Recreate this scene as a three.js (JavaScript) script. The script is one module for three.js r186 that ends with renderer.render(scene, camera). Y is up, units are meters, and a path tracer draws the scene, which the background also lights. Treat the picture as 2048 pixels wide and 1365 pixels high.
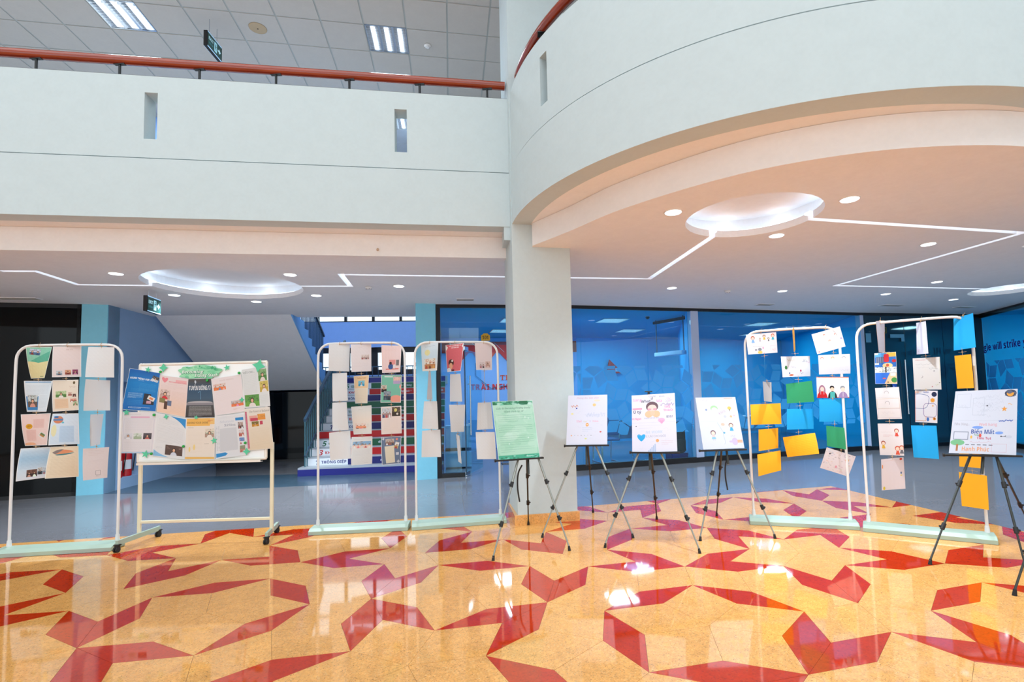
import * as THREE from 'three';
import { mergeGeometries } from 'three/addons/utils/BufferGeometryUtils.js';
import { RoundedBoxGeometry } from 'three/addons/geometries/RoundedBoxGeometry.js';
import { RectAreaLightUniformsLib } from 'three/addons/lights/RectAreaLightUniformsLib.js';
import { FontLoader } from 'three/addons/loaders/FontLoader.js';
import { TextGeometry } from 'three/addons/geometries/TextGeometry.js';

// ---------------------------------------------------------------- camera, sky, large lights, exposure
const V3 = (x, y, z) => new THREE.Vector3(x, y, z);
const rad = (d) => (d * Math.PI) / 180;
RectAreaLightUniformsLib.init();
const renderer = new THREE.WebGLRenderer({ antialias: true });
renderer.toneMapping = THREE.LinearToneMapping;
renderer.toneMappingExposure = 1.1;
renderer.shadowMap.enabled = true;
const scene = new THREE.Scene();
scene.background = new THREE.Color().setRGB(0.95, 1.06, 1.12);
scene.backgroundIntensity = 1.75;
const PITCH = 0.0649, ROLL = 0.0262;
const camera = new THREE.PerspectiveCamera(2 * Math.atan(682.5 / 1039.3713) * 180 / Math.PI, 2048 / 1365, 0.05, 200);
camera.position.set(0, 1.35, 0);
camera.up.set(Math.sin(ROLL), Math.cos(ROLL) * Math.cos(PITCH), Math.cos(ROLL) * Math.sin(PITCH));
camera.lookAt(0, 1.35 + Math.sin(PITCH), -Math.cos(PITCH));
camera.setViewOffset(2048, 1365, -65.2251, -42.9975, 2048, 1365);   // the photograph is cropped off the lens axis
const LED = new THREE.Color().setRGB(0.78, 0.90, 1.0);   // cool white fittings

// ---------------------------------------------------------------- helpers
let seed = 7;
const rnd = () => { seed = (seed * 16807) % 2147483647; return (seed - 1) / 2147483646; };
const taken = new Map();
function numbered(name) { const n = taken.get(name) ?? 0; taken.set(name, n + 1); return n ? `${name}_${String(n).padStart(3, '0')}` : name; }
function mesh(name, geo, mat, parent) {
  const m = new THREE.Mesh(geo, mat); m.name = name; m.castShadow = m.receiveShadow = true; parent.add(m); return m;
}
function thing(name, label, category, [x, y, z] = [0, 0, 0], turn = 0, group) {
  const o = new THREE.Group(); o.name = numbered(name); o.position.set(x, y, z); o.rotation.y = turn;
  o.userData = { label, category }; if (group) o.userData.group = group; scene.add(o); return o;
}
function solo(name, geo, mat, label, category, group) {
  const m = mesh(numbered(name), geo, mat, scene); m.userData = { label, category }; if (group) m.userData.group = group; return m;
}
function struct(name, geo, mat, label) {
  const m = mesh(numbered(name), geo, mat, scene); m.userData = { kind: 'structure' }; if (label) m.userData.label = label; return m;
}
function structGroup(name, label) { const o = new THREE.Group(); o.name = numbered(name); o.userData = { kind: 'structure' }; if (label) o.userData.label = label; scene.add(o); return o; }
const std = (r, g, b, o = {}) => new THREE.MeshStandardMaterial({ color: new THREE.Color().setRGB(r, g, b), roughness: 0.6, ...o });
const phys = (r, g, b, o = {}) => new THREE.MeshPhysicalMaterial({ color: new THREE.Color().setRGB(r, g, b), roughness: 0.6, ...o });
function clean(g) { const h = g.index ? g.toNonIndexed() : g; for (const k of Object.keys(h.attributes)) if (!['position', 'normal', 'uv'].includes(k)) h.deleteAttribute(k); h.morphAttributes = {}; h.clearGroups?.(); return h; }
const merge = (list) => mergeGeometries(list.map(clean), false);
function box(w, h, d, x = 0, y = 0, z = 0) { const g = new THREE.BoxGeometry(w, h, d); g.translate(x, y, z); return g; }
function rbox(w, h, d, x = 0, y = 0, z = 0, r = 0.006, s = 2) { const g = new RoundedBoxGeometry(w, h, d, s, Math.min(r, w / 2.01, h / 2.01, d / 2.01)); g.translate(x, y, z); return g; }
function rod(a, b, r0, r1 = r0, n = 10) {   // tapered rod from a to b
  const d = b.clone().sub(a), g = new THREE.CylinderGeometry(r1, r0, d.length(), n);
  g.applyQuaternion(new THREE.Quaternion().setFromUnitVectors(V3(0, 1, 0), d.clone().normalize()));
  const m = a.clone().add(b).multiplyScalar(0.5); g.translate(m.x, m.y, m.z); return g;
}
function bar(a, b, w, h) {   // rectangular bar from a to b (w sideways, h upwards)
  const d = b.clone().sub(a), g = new THREE.BoxGeometry(w, h, d.length());
  const q = new THREE.Matrix4().lookAt(V3(0, 0, 0), d, V3(0, 1, 0)); g.applyMatrix4(q);
  const m = a.clone().add(b).multiplyScalar(0.5); g.translate(m.x, m.y, m.z); return g;
}
function planUV(g) {   // uv in metres: plan for level faces, run and height for upright ones
  const p = g.attributes.position, n = g.attributes.normal, uv = new Float32Array(p.count * 2);
  for (let i = 0; i < p.count; i++) {
    const flat = Math.abs(n.getY(i)) > 0.6;
    uv[2 * i] = flat ? p.getX(i) : (Math.abs(n.getZ(i)) > Math.abs(n.getX(i)) ? p.getX(i) : p.getZ(i)); uv[2 * i + 1] = flat ? p.getZ(i) : p.getY(i);
  }
  g.setAttribute('uv', new THREE.BufferAttribute(uv, 2)); return g;
}
function prism(poly, y0, y1, holes = []) {   // level polygon [[x,z]...] extruded upwards
  const s = new THREE.Shape(poly.map(([x, z]) => new THREE.Vector2(x, -z)));
  for (const h of holes) s.holes.push(new THREE.Path(h.map(([x, z]) => new THREE.Vector2(x, -z))));
  const g = new THREE.ExtrudeGeometry(s, { depth: y1 - y0, bevelEnabled: false, curveSegments: 24 });
  g.rotateX(-Math.PI / 2); g.translate(0, y0, 0); return planUV(clean(g));
}
function wallPoly([x0, z0], [x1, z1], t) {   // footprint of a wall whose face runs from p to q, thickness t to the left of p->q
  const l = Math.hypot(x1 - x0, z1 - z0), nx = (z1 - z0) / l * t, nz = -(x1 - x0) / l * t;
  return [[x0, z0], [x1, z1], [x1 + nx, z1 + nz], [x0 + nx, z0 + nz]];
}
const wallGeo = (p, q, t, y0, y1) => prism(wallPoly(p, q, t), y0, y1);
const lerp2 = (p, q, t) => [p[0] + (q[0] - p[0]) * t, p[1] + (q[1] - p[1]) * t];
function hexa(b, t) {   // solid from a bottom and a top quad of Vector3s, both counter-clockwise seen from above
  const P = [], f = (a, c, d, e) => { for (const v of [a, c, d, a, d, e]) P.push(v.x, v.y, v.z); };
  f(t[0], t[1], t[2], t[3]); f(b[3], b[2], b[1], b[0]);
  for (let i = 0; i < 4; i++) { const j = (i + 1) % 4; f(b[i], b[j], t[j], t[i]); }
  const g = new THREE.BufferGeometry(); g.setAttribute('position', new THREE.Float32BufferAttribute(P, 3)); g.computeVertexNormals(); return planUV(g);
}
function quadSlab(q, thick, lift = 0) {   // sheet or board from its corners TL, TR, BR, BL; front is textured (group 0), the rest plain (group 1)
  const n = q[1].clone().sub(q[0]).cross(q[3].clone().sub(q[0])).normalize().negate();
  const f = q.map((v) => v.clone().addScaledVector(n, lift + thick)), b = q.map((v) => v.clone().addScaledVector(n, lift));
  const P = [], UV = [], uvs = [[0, 1], [1, 1], [1, 0], [0, 0]];
  const face = (vs, ts) => { for (const i of [0, 3, 2, 0, 2, 1]) { P.push(vs[i].x, vs[i].y, vs[i].z); UV.push(...ts[i]); } };
  face(f, uvs); face([b[1], b[0], b[3], b[2]], uvs);
  for (let i = 0; i < 4; i++) { const j = (i + 1) % 4; face([b[i], b[j], f[j], f[i]], uvs); }
  const g = new THREE.BufferGeometry(); g.setAttribute('position', new THREE.Float32BufferAttribute(P, 3)); g.setAttribute('uv', new THREE.Float32BufferAttribute(UV, 2));
  g.computeVertexNormals(); g.addGroup(0, 6, 0); g.addGroup(6, P.length / 3 - 6, 1); return g;
}
function arcPts(cx, cz, r, a0, a1, n) { const o = []; for (let i = 0; i <= n; i++) { const a = rad(a0 + (a1 - a0) * i / n); o.push([cx - r * Math.cos(a), cz + r * Math.sin(a)]); } return o; }
const ringPoly = (cx, cz, r0, r1, a0, a1, n) => [...arcPts(cx, cz, r1, a0, a1, n), ...arcPts(cx, cz, r0, a1, a0, n)];
function clip(poly, a, b) {   // keep the part of a convex polygon on the left of a->b (x,z plan, z towards the viewer)
  const side = ([x, z]) => (b[0] - a[0]) * (z - a[1]) - (b[1] - a[1]) * (x - a[0]), out = [];
  for (let i = 0; i < poly.length; i++) {
    const p = poly[i], q = poly[(i + 1) % poly.length], s = side(p), t = side(q);
    if (s >= 0) out.push(p);
    if ((s >= 0) !== (t >= 0)) out.push(lerp2(p, q, s / (s - t)));
  }
  return out.length > 2 ? out : [];
}
const area = (p) => { let s = 0; for (let i = 0; i < p.length; i++) { const q = p[(i + 1) % p.length]; s += p[i][0] * q[1] - q[0] * p[i][1]; } return s / 2; };
function shrink(poly, d) {   // inset a convex polygon by d
  let p = area(poly) < 0 ? [...poly].reverse() : poly, out = p;
  for (let i = 0; i < p.length; i++) {
    const a = p[i], b = p[(i + 1) % p.length], l = Math.hypot(b[0] - a[0], b[1] - a[1]); if (l < 1e-6) continue;
    const nx = -(b[1] - a[1]) / l * d, nz = (b[0] - a[0]) / l * d;
    out = clip(out, [a[0] + nx, a[1] + nz], [b[0] + nx, b[1] + nz]); if (!out.length) return [];
  }
  return out;
}
function tileGeo(poly, y0, y1) {   // flat tile with its rim
  const p = area(poly) < 0 ? [...poly].reverse() : poly, P = [], N = [], n = p.length;
  for (let i = 1; i < n - 1; i++) for (const k of [0, i + 1, i]) { P.push(p[k][0], y1, p[k][1]); N.push(0, 1, 0); }
  for (let i = 0; i < n; i++) {
    const a = p[i], b = p[(i + 1) % n], l = Math.hypot(b[0] - a[0], b[1] - a[1]) || 1, nx = (b[1] - a[1]) / l, nz = -(b[0] - a[0]) / l;
    for (const [q, y] of [[a, y0], [a, y1], [b, y1], [a, y0], [b, y1], [b, y0]]) { P.push(q[0], y, q[1]); N.push(nx, 0, nz); }
  }
  const g = new THREE.BufferGeometry(); g.setAttribute('position', new THREE.Float32BufferAttribute(P, 3)); g.setAttribute('normal', new THREE.Float32BufferAttribute(N, 3));
  return planUV(g);
}

// ---------------------------------------------------------------- textures
function noiseTex(size, fn, repeat, srgb = true) {
  const d = new Uint8Array(size * size * 4);
  for (let y = 0; y < size; y++) for (let x = 0; x < size; x++) { const c = fn(x, y), k = 4 * (y * size + x); d[k] = c[0]; d[k + 1] = c[1]; d[k + 2] = c[2]; d[k + 3] = 255; }
  const t = new THREE.DataTexture(d, size, size); t.wrapS = t.wrapT = THREE.RepeatWrapping; t.magFilter = THREE.LinearFilter; t.minFilter = THREE.LinearMipmapLinearFilter; t.generateMipmaps = true;
  if (srgb) t.colorSpace = THREE.SRGBColorSpace; t.repeat.set(repeat, repeat); t.needsUpdate = true; return t;
}
function lattice(n) { const a = Array.from({ length: n * n }, rnd); return (u, v) => { const x = u * n, y = v * n, i = Math.floor(x), j = Math.floor(y), f = x - i, g = y - j, s = f * f * (3 - 2 * f), t = g * g * (3 - 2 * g), at = (p, q) => a[((q % n + n) % n) * n + ((p % n + n) % n)]; return (at(i, j) * (1 - s) + at(i + 1, j) * s) * (1 - t) + (at(i, j + 1) * (1 - s) + at(i + 1, j + 1) * s) * t; }; }
function chips(size, base, mottle, chipList) {   // terrazzo: mottled ground with elongated chips
  const px = new Float32Array(size * size * 3), l1 = lattice(9), l2 = lattice(40), l3 = lattice(160);
  for (let y = 0; y < size; y++) for (let x = 0; x < size; x++) {
    const u = x / size, v = y / size, m = (l1(u, v) - 0.5) * 0.5 + (l2(u, v) - 0.5) * 0.6 + (l3(u, v) - 0.5) * 0.9;
    for (let c = 0; c < 3; c++) px[3 * (y * size + x) + c] = base[c] * (1 + mottle * m);
  }
  for (const [count, col, len, wid, a] of chipList) for (let k = 0; k < count; k++) {
    const cx = rnd() * size, cy = rnd() * size, th = rnd() * Math.PI, L = len * (0.4 + rnd()), W = wid * (0.5 + rnd()), R = Math.ceil(L) + 1, al = a * (0.5 + rnd() * 0.5);
    for (let j = -R; j <= R; j++) for (let i = -R; i <= R; i++) {
      const p = i * Math.cos(th) + j * Math.sin(th), q = -i * Math.sin(th) + j * Math.cos(th), e = (p / L) ** 2 + (q / W) ** 2; if (e > 1) continue;
      const k3 = 3 * ((((cy + j | 0) % size + size) % size) * size + (((cx + i | 0) % size + size) % size));
      for (let c = 0; c < 3; c++) px[k3 + c] += (col[c] - px[k3 + c]) * al;
    }
  }
  return (x, y) => { const k = 3 * (y * size + x); return [px[k], px[k + 1], px[k + 2]].map((q) => Math.max(0, Math.min(255, q))); };
}
const terrazzoTex = noiseTex(1024, chips(1024, [244, 178, 100], 0.12, [[9000, [206, 140, 72], 3.2, 1.6, 0.5], [5000, [250, 212, 150], 4, 2.2, 0.5], [2600, [128, 84, 50], 3.6, 1.0, 0.75], [700, [96, 66, 44], 5.5, 1.1, 0.7]]), 0.9);
const redTex = noiseTex(512, chips(512, [192, 52, 14], 0.10, [[1800, [150, 40, 22], 3, 1.6, 0.5], [900, [196, 72, 40], 3, 1.5, 0.5], [260, [110, 32, 22], 2.4, 1, 0.6]]), 0.9);
const granTex = noiseTex(512, chips(512, [176, 178, 188], 0.05, [[900, [160, 162, 172], 3, 1.4, 0.4], [500, [192, 194, 202], 3, 1.4, 0.4]]), 0.8);
const darkGranTex = noiseTex(512, chips(512, [66, 88, 104], 0.22, [[2600, [40, 56, 70], 2.6, 1.6, 0.6], [1500, [96, 120, 136], 2.6, 1.5, 0.6]]), 1.2);
const plasterL = lattice(24), plasterM = lattice(96);
const plasterTex = noiseTex(256, (x, y) => { const v = 249 + 3 * (plasterL(x / 256, y / 256) - 0.5) + 3 * (plasterM(x / 256, y / 256) - 0.5); return [v, v, v]; }, 0.5);
const woodL = lattice(64), woodM = lattice(8);
const woodTex = noiseTex(256, (x, y) => { const v = woodL(x / 256 * 0.12, y / 256) * 0.6 + woodM(x / 256, y / 256) * 0.4; return [128 + 42 * v, 40 + 26 * v, 18 + 12 * v]; }, 1);
// Vietnamese lettering: base letters from the font, marks drawn over and under them
function vText(x, s, X, Y, align = 'left', mw = 0, op = 'fillText') {
  const px = +(/(\d+)px/.exec(x.font)?.[1] ?? 20), L = [...s].map((c) => { const d = c === 'Đ' || c === 'đ', n = (d ? (c === 'Đ' ? 'D' : 'd') : c).normalize('NFD'); return { b: n[0], m: [...n.slice(1)], d, w: x.measureText(n[0]).width }; });
  const total = L.reduce((t, l) => t + l.w, 0), k = mw && total > mw ? mw / total : 1, al = x.textAlign, bl = x.textBaseline;
  x.save(); x.translate(X, Y + px * 0.35); x.scale(k, 1); x.textAlign = 'left'; x.textBaseline = 'alphabetic';
  let p = align === 'center' ? -total / 2 : 0;
  if (op === 'fillText') { x.strokeStyle = x.fillStyle; x.lineWidth = Math.max(1.2, px * 0.075); }
  for (const l of L) {
    x[op](l.b, p, 0);
    const up = l.b.toUpperCase() === l.b, c = p + l.w / 2, top = -px * (up ? 0.78 : 0.6), u = px * 0.15, line = (...q) => { x.beginPath(); x.moveTo(c + q[0] * u, top + q[1] * u); for (let i = 2; i < q.length; i += 2) x.lineTo(c + q[i] * u, top + q[i + 1] * u); x.stroke(); };
    const hat = l.m.includes('\u0302') || l.m.includes('\u0306'), o = hat ? -1.0 : 0, e = hat ? 1.1 : 0;
    if (l.d) { x.beginPath(); x.moveTo(p + (up ? -0.02 : 0.35) * px, -px * (up ? 0.36 : 0.62)); x.lineTo(p + (up ? 0.3 : 0.62) * px, -px * (up ? 0.36 : 0.62)); x.stroke(); }
    for (const m of l.m) {
      if (m === '\u0302') line(-1, 0, 0, -0.9, 1, 0); else if (m === '\u0306') line(-1, -0.8, -0.4, -0.1, 0.4, -0.1, 1, -0.8); else if (m === '\u031b') { x.beginPath(); x.moveTo(p + l.w * 0.84, top + u * 1.2); x.lineTo(p + l.w + u * 0.3, top + u * 0.6); x.lineTo(p + l.w + u * 0.2, top - u * 0.3); x.stroke(); }
      else if (m === '\u0301') line(e - 0.3, o, e + 0.7, o - 1); else if (m === '\u0300') line(e + 0.3, o, e - 0.7, o - 1); else if (m === '\u0309') line(e - 0.4, o - 1.1, e + 0.4, o - 1.1, e + 0.3, o - 0.5, e, o); else if (m === '\u0303') line(e - 1, o - 0.3, e - 0.4, o - 0.9, e + 0.4, o - 0.4, e + 1, o - 0.9); else if (m === '\u0323') { x.beginPath(); x.moveTo(c - u * 0.25, px * 0.17); x.lineTo(c + u * 0.35, px * 0.17); x.stroke(); }
    }
    p += l.w;
  }
  x.restore(); x.textAlign = al; x.textBaseline = bl;
}
function canvasTex(w, h, draw) {
  const c = document.createElement('canvas'); c.width = w; c.height = h; const x = c.getContext('2d'); draw(x, w, h);
  const t = new THREE.CanvasTexture(c); t.colorSpace = THREE.SRGBColorSpace; t.anisotropy = 8; return t;
}

// ---------------------------------------------------------------- materials
const M = {
  terrazzo: phys(0.88, 0.86, 0.86, { map: terrazzoTex, roughness: 0.05, ior: 1.6 }),
  red: phys(1, 1, 0.85, { map: redTex, roughness: 0.045, ior: 1.75 }),
  grout: std(0.42, 0.3, 0.2, { roughness: 0.8 }),
  grey: phys(0.50, 0.485, 0.47, { map: granTex, roughness: 0.10, ior: 1.6 }),
  greyGrout: std(0.25, 0.26, 0.3, { roughness: 0.8 }),
  darkGran: phys(1, 1, 1, { map: darkGranTex, roughness: 0.25 }),
  mint: std(0.585, 0.68, 0.70, { map: plasterTex, roughness: 0.75 }),
  white: std(0.86, 0.87, 0.88, { map: plasterTex, roughness: 0.8 }),
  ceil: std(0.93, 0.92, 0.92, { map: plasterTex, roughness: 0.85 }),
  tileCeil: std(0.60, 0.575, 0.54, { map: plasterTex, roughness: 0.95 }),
  tbar: std(0.44, 0.47, 0.46, { roughness: 0.7 }),
  bluePaint: std(0.26, 0.70, 0.90, { map: plasterTex, roughness: 0.7 }),
  stairPaint: std(0.33, 0.50, 0.74, { map: plasterTex, roughness: 0.75 }),
  stairSide: std(0.20, 0.50, 0.95, { map: plasterTex, roughness: 0.7 }),
  lilac: std(0.34, 0.56, 1.0, { map: plasterTex, roughness: 0.75 }),
  blueLitWall: std(0.004, 0.52, 0.90, { roughness: 0.7 }),  // blue light of the rooms put into the wall colour
  blueLitWallPale: std(0.30, 0.56, 0.95, { roughness: 0.7 }),  // paler wall colour, blue room light put in as well
  blueLitCeil: std(0.010, 0.38, 0.62, { roughness: 0.8 }),  // ceiling colour carries the blue room light
  black: std(0.006, 0.006, 0.008, { roughness: 0.35 }),
  blackMatte: std(0.012, 0.012, 0.014, { roughness: 0.7 }),
  wood: phys(1, 1, 1, { map: woodTex, roughness: 0.22, clearcoat: 0.6, clearcoatRoughness: 0.15 }),
  iron: std(0.01, 0.012, 0.013, { roughness: 0.45 }),
  glass: phys(0.70, 0.95, 1.0, { transmission: 1, thickness: 0, roughness: 0.0, ior: 1.5 }),
  clearGlass: phys(0.92, 0.97, 1.0, { transmission: 1, thickness: 0, roughness: 0.0, ior: 1.5 }),
  darkGlass: phys(0.002, 0.003, 0.004, { roughness: 0.04, specularIntensity: 0.35 }),
  film: phys(0.10, 0.52, 0.95, { transmission: 0.35, thickness: 0, roughness: 0.85 }),
  rackWhite: std(0.78, 0.77, 0.76, { roughness: 0.35 }),
  rackBase: std(0.38, 0.49, 0.40, { roughness: 0.4 }),
  cream: std(0.78, 0.72, 0.52, { roughness: 0.4 }),
  alu: std(0.80, 0.74, 0.66, { roughness: 0.35, metalness: 0.3 }),
  board: phys(0.90, 0.91, 0.90, { roughness: 0.2 }),
  paper: std(0.70, 0.705, 0.71, { roughness: 0.85, side: THREE.DoubleSide }),
  twine: std(0.55, 0.38, 0.22, { roughness: 0.9 }),
  easel: std(0.34, 0.35, 0.31, { roughness: 0.3, metalness: 0.75 }),
  easelDark: std(0.05, 0.055, 0.05, { roughness: 0.35, metalness: 0.5 }),
  rubber: std(0.008, 0.008, 0.008, { roughness: 0.6 }),
  steel: std(0.62, 0.66, 0.70, { roughness: 0.25, metalness: 0.9 }),
  green: std(0.10, 0.56, 0.32, { roughness: 0.7 }),
  greenPin: std(0.01, 0.36, 0.05, { roughness: 0.5 }),
  yellowCard: std(0.98, 0.45, 0.01, { roughness: 0.75 }),
  blueCard: std(0.005, 0.40, 0.86, { roughness: 0.75 }),
  greenCard: std(0.03, 0.38, 0.16, { roughness: 0.75 }),
  fireRed: phys(0.55, 0.01, 0.015, { roughness: 0.3, clearcoat: 0.5 }),
  redPaint: std(0.72, 0.03, 0.03, { roughness: 0.5 }),
  navy: std(0.008, 0.012, 0.20, { roughness: 0.35 }),
  stepRed: std(0.62, 0.008, 0.012, { roughness: 0.4 }),
  stepGreen: std(0.005, 0.14, 0.065, { roughness: 0.4 }),
  stepStone: std(0.42, 0.46, 0.5, { roughness: 0.4 }),
  teal: std(0.05, 0.15, 0.19, { roughness: 0.5 }),
  railBlue: std(0.03, 0.08, 0.14, { roughness: 0.4 }),
  lampWhite: new THREE.MeshStandardMaterial({ color: 0xffffff, emissive: new THREE.Color().setRGB(0.85, 0.93, 1.0), emissiveIntensity: 2.6 }),
  ledStrip: new THREE.MeshStandardMaterial({ color: 0xffffff, emissive: new THREE.Color().setRGB(0.62, 0.78, 1.0), emissiveIntensity: 1.0 }),
  coveLed: new THREE.MeshStandardMaterial({ color: 0xffffff, emissive: new THREE.Color().setRGB(0.55, 0.76, 1.0), emissiveIntensity: 2.4 }),
};

// ---------------------------------------------------------------- plan of the place (metres; x right, z towards the viewer)
const FC = [2.68, -6.25], FR = 3.06;                    // centre and radius of the round balcony
const FA = [-11, -4.0], FB = [-0.33, -5.705];           // face of the straight balcony
const fasciaZ = (x) => FA[1] + (x - FA[0]) * (FB[1] - FA[1]) / (FB[0] - FA[0]);
const bound = [[-12, -4.31], [-0.5, -6.19], [3.93, -7.33]], boundR = [[3.93, -7.33], [4.95, -1.2]];   // edge of the terrazzo

// floor: Penrose terrazzo in front, grey stone tiles behind
{
  const floor = structGroup('floor', 'polished floor of cream and red rhombic terrazzo with grey tiles behind');
  mesh('grout_bed', prism([[-12, 7.4], [12.5, 7.4], [12.5, -20], [-12, -20]], -0.25, -0.004), M.grout, floor);
  const e5 = [0, 1, 2, 3, 4].map((k) => [Math.cos(2 * Math.PI * k / 5), Math.sin(2 * Math.PI * k / 5)]);
  const gam = [0.413126408, -0.149931261, 0.467664069, 0.340448498, -0.071307714];
  var penrose = function (N, each) {   // every rhombus of the tiling from the crossings of five families of lines
    for (let r = 0; r < 5; r++) for (let s = r + 1; s < 5; s++) {
      const det = e5[r][0] * e5[s][1] - e5[r][1] * e5[s][0];
      for (let kr = -N; kr <= N; kr++) for (let ks = -N; ks <= N; ks++) {
        const a = kr - gam[r], b = ks - gam[s], x = (a * e5[s][1] - b * e5[r][1]) / det, y = (b * e5[r][0] - a * e5[s][0]) / det;
        if (Math.hypot(x, y) > N) continue;
        const K = e5.map((e, k) => Math.ceil(x * e[0] + y * e[1] + gam[k])); K[r] = kr; K[s] = ks;
        let bx = 0.309017, by = 0; K.forEach((n, k) => { bx += n * e5[k][0]; by += n * e5[k][1]; });
        const A = e5[r], B = e5[s];
        each(s - r === 2 || s - r === 3, [[bx, by], [bx + A[0], by + A[1]], [bx + A[0] + B[0], by + A[1] + B[1]], [bx + B[0], by + B[1]]]);
      }
    }
  };
  const lay = ([u, v]) => {   // the tiling as it was laid: turned, scaled and a little uneven
    const x = Math.max(-26, Math.min(18, u)) / 10, y = v / 10, q = [1, u / 10, y, x * x, x * y, y * y];
    const C = [[-0.0912, 3.8746], [3.8887, 0.8358], [-0.723, 3.8789], [0.0122, 0.2101], [0.0088, -0.0757], [-0.0394, 0.0209]];
    return [q.reduce((s, w, i) => s + w * C[i][0], 0), -q.reduce((s, w, i) => s + w * C[i][1], 0)];
  };
  const near = [], far = { thin: [], fat: [] };
  penrose(13, (thin, q) => {
    const p = q.map(lay), c = [p.reduce((s, v) => s + v[0], 0) / 4, p.reduce((s, v) => s + v[1], 0) / 4];
    if (c[0] < -11.6 || c[0] > 6 || c[1] > 6.8 || c[1] < -8) return;
    let w = shrink(p, 0.0008); if (!w.length) return;
    w = clip(w, boundR[0], boundR[1]); if (!w.length) return;
    const mid = bound[1], parts = [];
    const l = clip(clip(w, bound[0], bound[1]), [mid[0], -9], [mid[0], 5]), r = clip(clip(w, bound[1], bound[2]), [mid[0], 5], [mid[0], -9]);
    for (const g of [l, r]) if (g.length && Math.abs(area(g)) > 2e-4) parts.push(tileGeo(g, -0.012, 0));
    if (!parts.length) return;
    const geo = parts.length > 1 ? merge(parts) : parts[0], depth = -c[1];
    const seen = depth > 2.0 && Math.abs(c[0]) < depth * 1.15 + 0.4;
    if (seen) near.push([thin, geo, depth]); else far[thin ? 'thin' : 'fat'].push(geo);
  });
  near.sort((a, b) => a[2] - b[2]);
  const count = { thin: 0, fat: 0 };
  for (const [thin, geo] of near) {
    const k = thin ? 'thin' : 'fat';
    if (count[k]++ < 300) mesh(thin ? 'red_tile' : 'cream_tile', geo, thin ? M.red : M.terrazzo, floor); else far[k].push(geo);
  }
  for (const [k, name, m] of [['thin', 'red_tiles', M.red], ['fat', 'cream_tiles', M.terrazzo]]) if (far[k].length) mesh(name, merge(far[k]), m, floor).userData.kind = 'stuff';
  // grey tiles
  const u = [Math.cos(rad(11)), -Math.sin(rad(11))], v = [-Math.sin(rad(11)), -Math.cos(rad(11))], S = 0.8, rest = [];
  for (let i = -14; i < 18; i++) for (let j = -6; j < 18; j++) {
    const o = [-0.94 + u[0] * S * i + v[0] * S * j, -6.0 + u[1] * S * i + v[1] * S * j];
    const q = shrink([o, [o[0] + u[0] * S, o[1] + u[1] * S], [o[0] + (u[0] + v[0]) * S, o[1] + (u[1] + v[1]) * S], [o[0] + v[0] * S, o[1] + v[1] * S]], 0.0012);
    if (q[0][0] < -12 || q[0][0] > 12.3 || q[0][1] < -19.5 || q[0][1] > 5) continue;
    const parts = [], back = clip(clip(q, bound[1], bound[0]), bound[2], bound[1]);
    if (back.length) parts.push(back);
    const right = clip(clip(q, boundR[1], boundR[0]), bound[1], bound[2]);
    if (right.length) parts.push(right);
    const geos = parts.filter((g) => Math.abs(area(g)) > 1e-3).map((g) => tileGeo(g, -0.012, 0)); if (!geos.length) continue;
    const geo = geos.length > 1 ? merge(geos) : geos[0], c = o;
    const wall = c[0] < -1.9 ? -9.9 : -9.0 - 0.3 * (c[0] + 1.9);
    if (c[1] > wall - 0.8 && Math.abs(c[0]) < -c[1] * 1.15 && c[1] < -3) mesh('grey_tile', geo, M.grey, floor); else rest.push(geo);
  }
  if (rest.length) mesh('grey_tiles', merge(rest), M.grey, floor).userData.kind = 'stuff';
}
// dark stone strip before the stairs, a hair above the tiles
struct('trim_1', prism([[-6.98, -8.27], [-6.2, -8.2], [-3.99, -8.52], [-2.2, -8.86], [-2.3, -9.9], [-7.25, -9.95]], -0.003, 0.002), M.darkGran, 'dark speckled stone strip of floor before the stairs');

// ceiling of the ground floor with round coves and light channels
const coves = [[-4.392, -7.138, 0.97], [2.012, -4.858, 0.615], [8.138, -8.998, 0.56]];
const channels = [
  [[-6.42, -6.07], [-6.05, -6.12], [-6.2, -6.85], [-5.30, -7.01]],
  [[-3.46, -7.28], [-2.76, -7.37], [-2.62, -6.67], [1.54, -7.40], [1.83, -5.42]],
  [[2.585, -4.945], [5.28, -5.60], [4.70, -8.25], [7.60, -8.87]],
];
const ceilFront = new THREE.CatmullRomCurve3([[-0.1, -5.60], [0.29, -5.12], [0.71, -4.56], [1.52, -3.86], [2.19, -3.57], [2.84, -3.48], [3.55, -3.56], [4.4, -3.95], [5.3, -4.9], [5.8, -6.2]].map(([x, z]) => V3(x, 0, z))).getPoints(48).map((p) => [p.x, p.z]);
function ribbon(pts, w) {   // closed outline of a mitred channel of width w along pts
  const L = [], R = [];
  for (let i = 0; i < pts.length; i++) {
    const a = pts[Math.max(0, i - 1)], b = pts[Math.min(pts.length - 1, i + 1)], p = pts[i];
    const n1 = i ? [-(p[1] - a[1]), p[0] - a[0]] : null, n2 = i < pts.length - 1 ? [-(b[1] - p[1]), b[0] - p[0]] : null;
    const nn = (n) => { const l = Math.hypot(n[0], n[1]); return [n[0] / l, n[1] / l]; };
    const u = n1 ? nn(n1) : nn(n2), v = n2 ? nn(n2) : u, m = nn([u[0] + v[0], u[1] + v[1]]), k = w / 2 / Math.max(0.3, m[0] * u[0] + m[1] * u[1]);
    L.push([p[0] + m[0] * k, p[1] + m[1] * k]); R.push([p[0] - m[0] * k, p[1] - m[1] * k]);
  }
  return [...L, ...R.reverse()];
}
const circlePts = (cx, cz, r, n = 48) => Array.from({ length: n }, (_, i) => [cx + r * Math.cos(2 * Math.PI * i / n), cz + r * Math.sin(2 * Math.PI * i / n)]);
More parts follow.
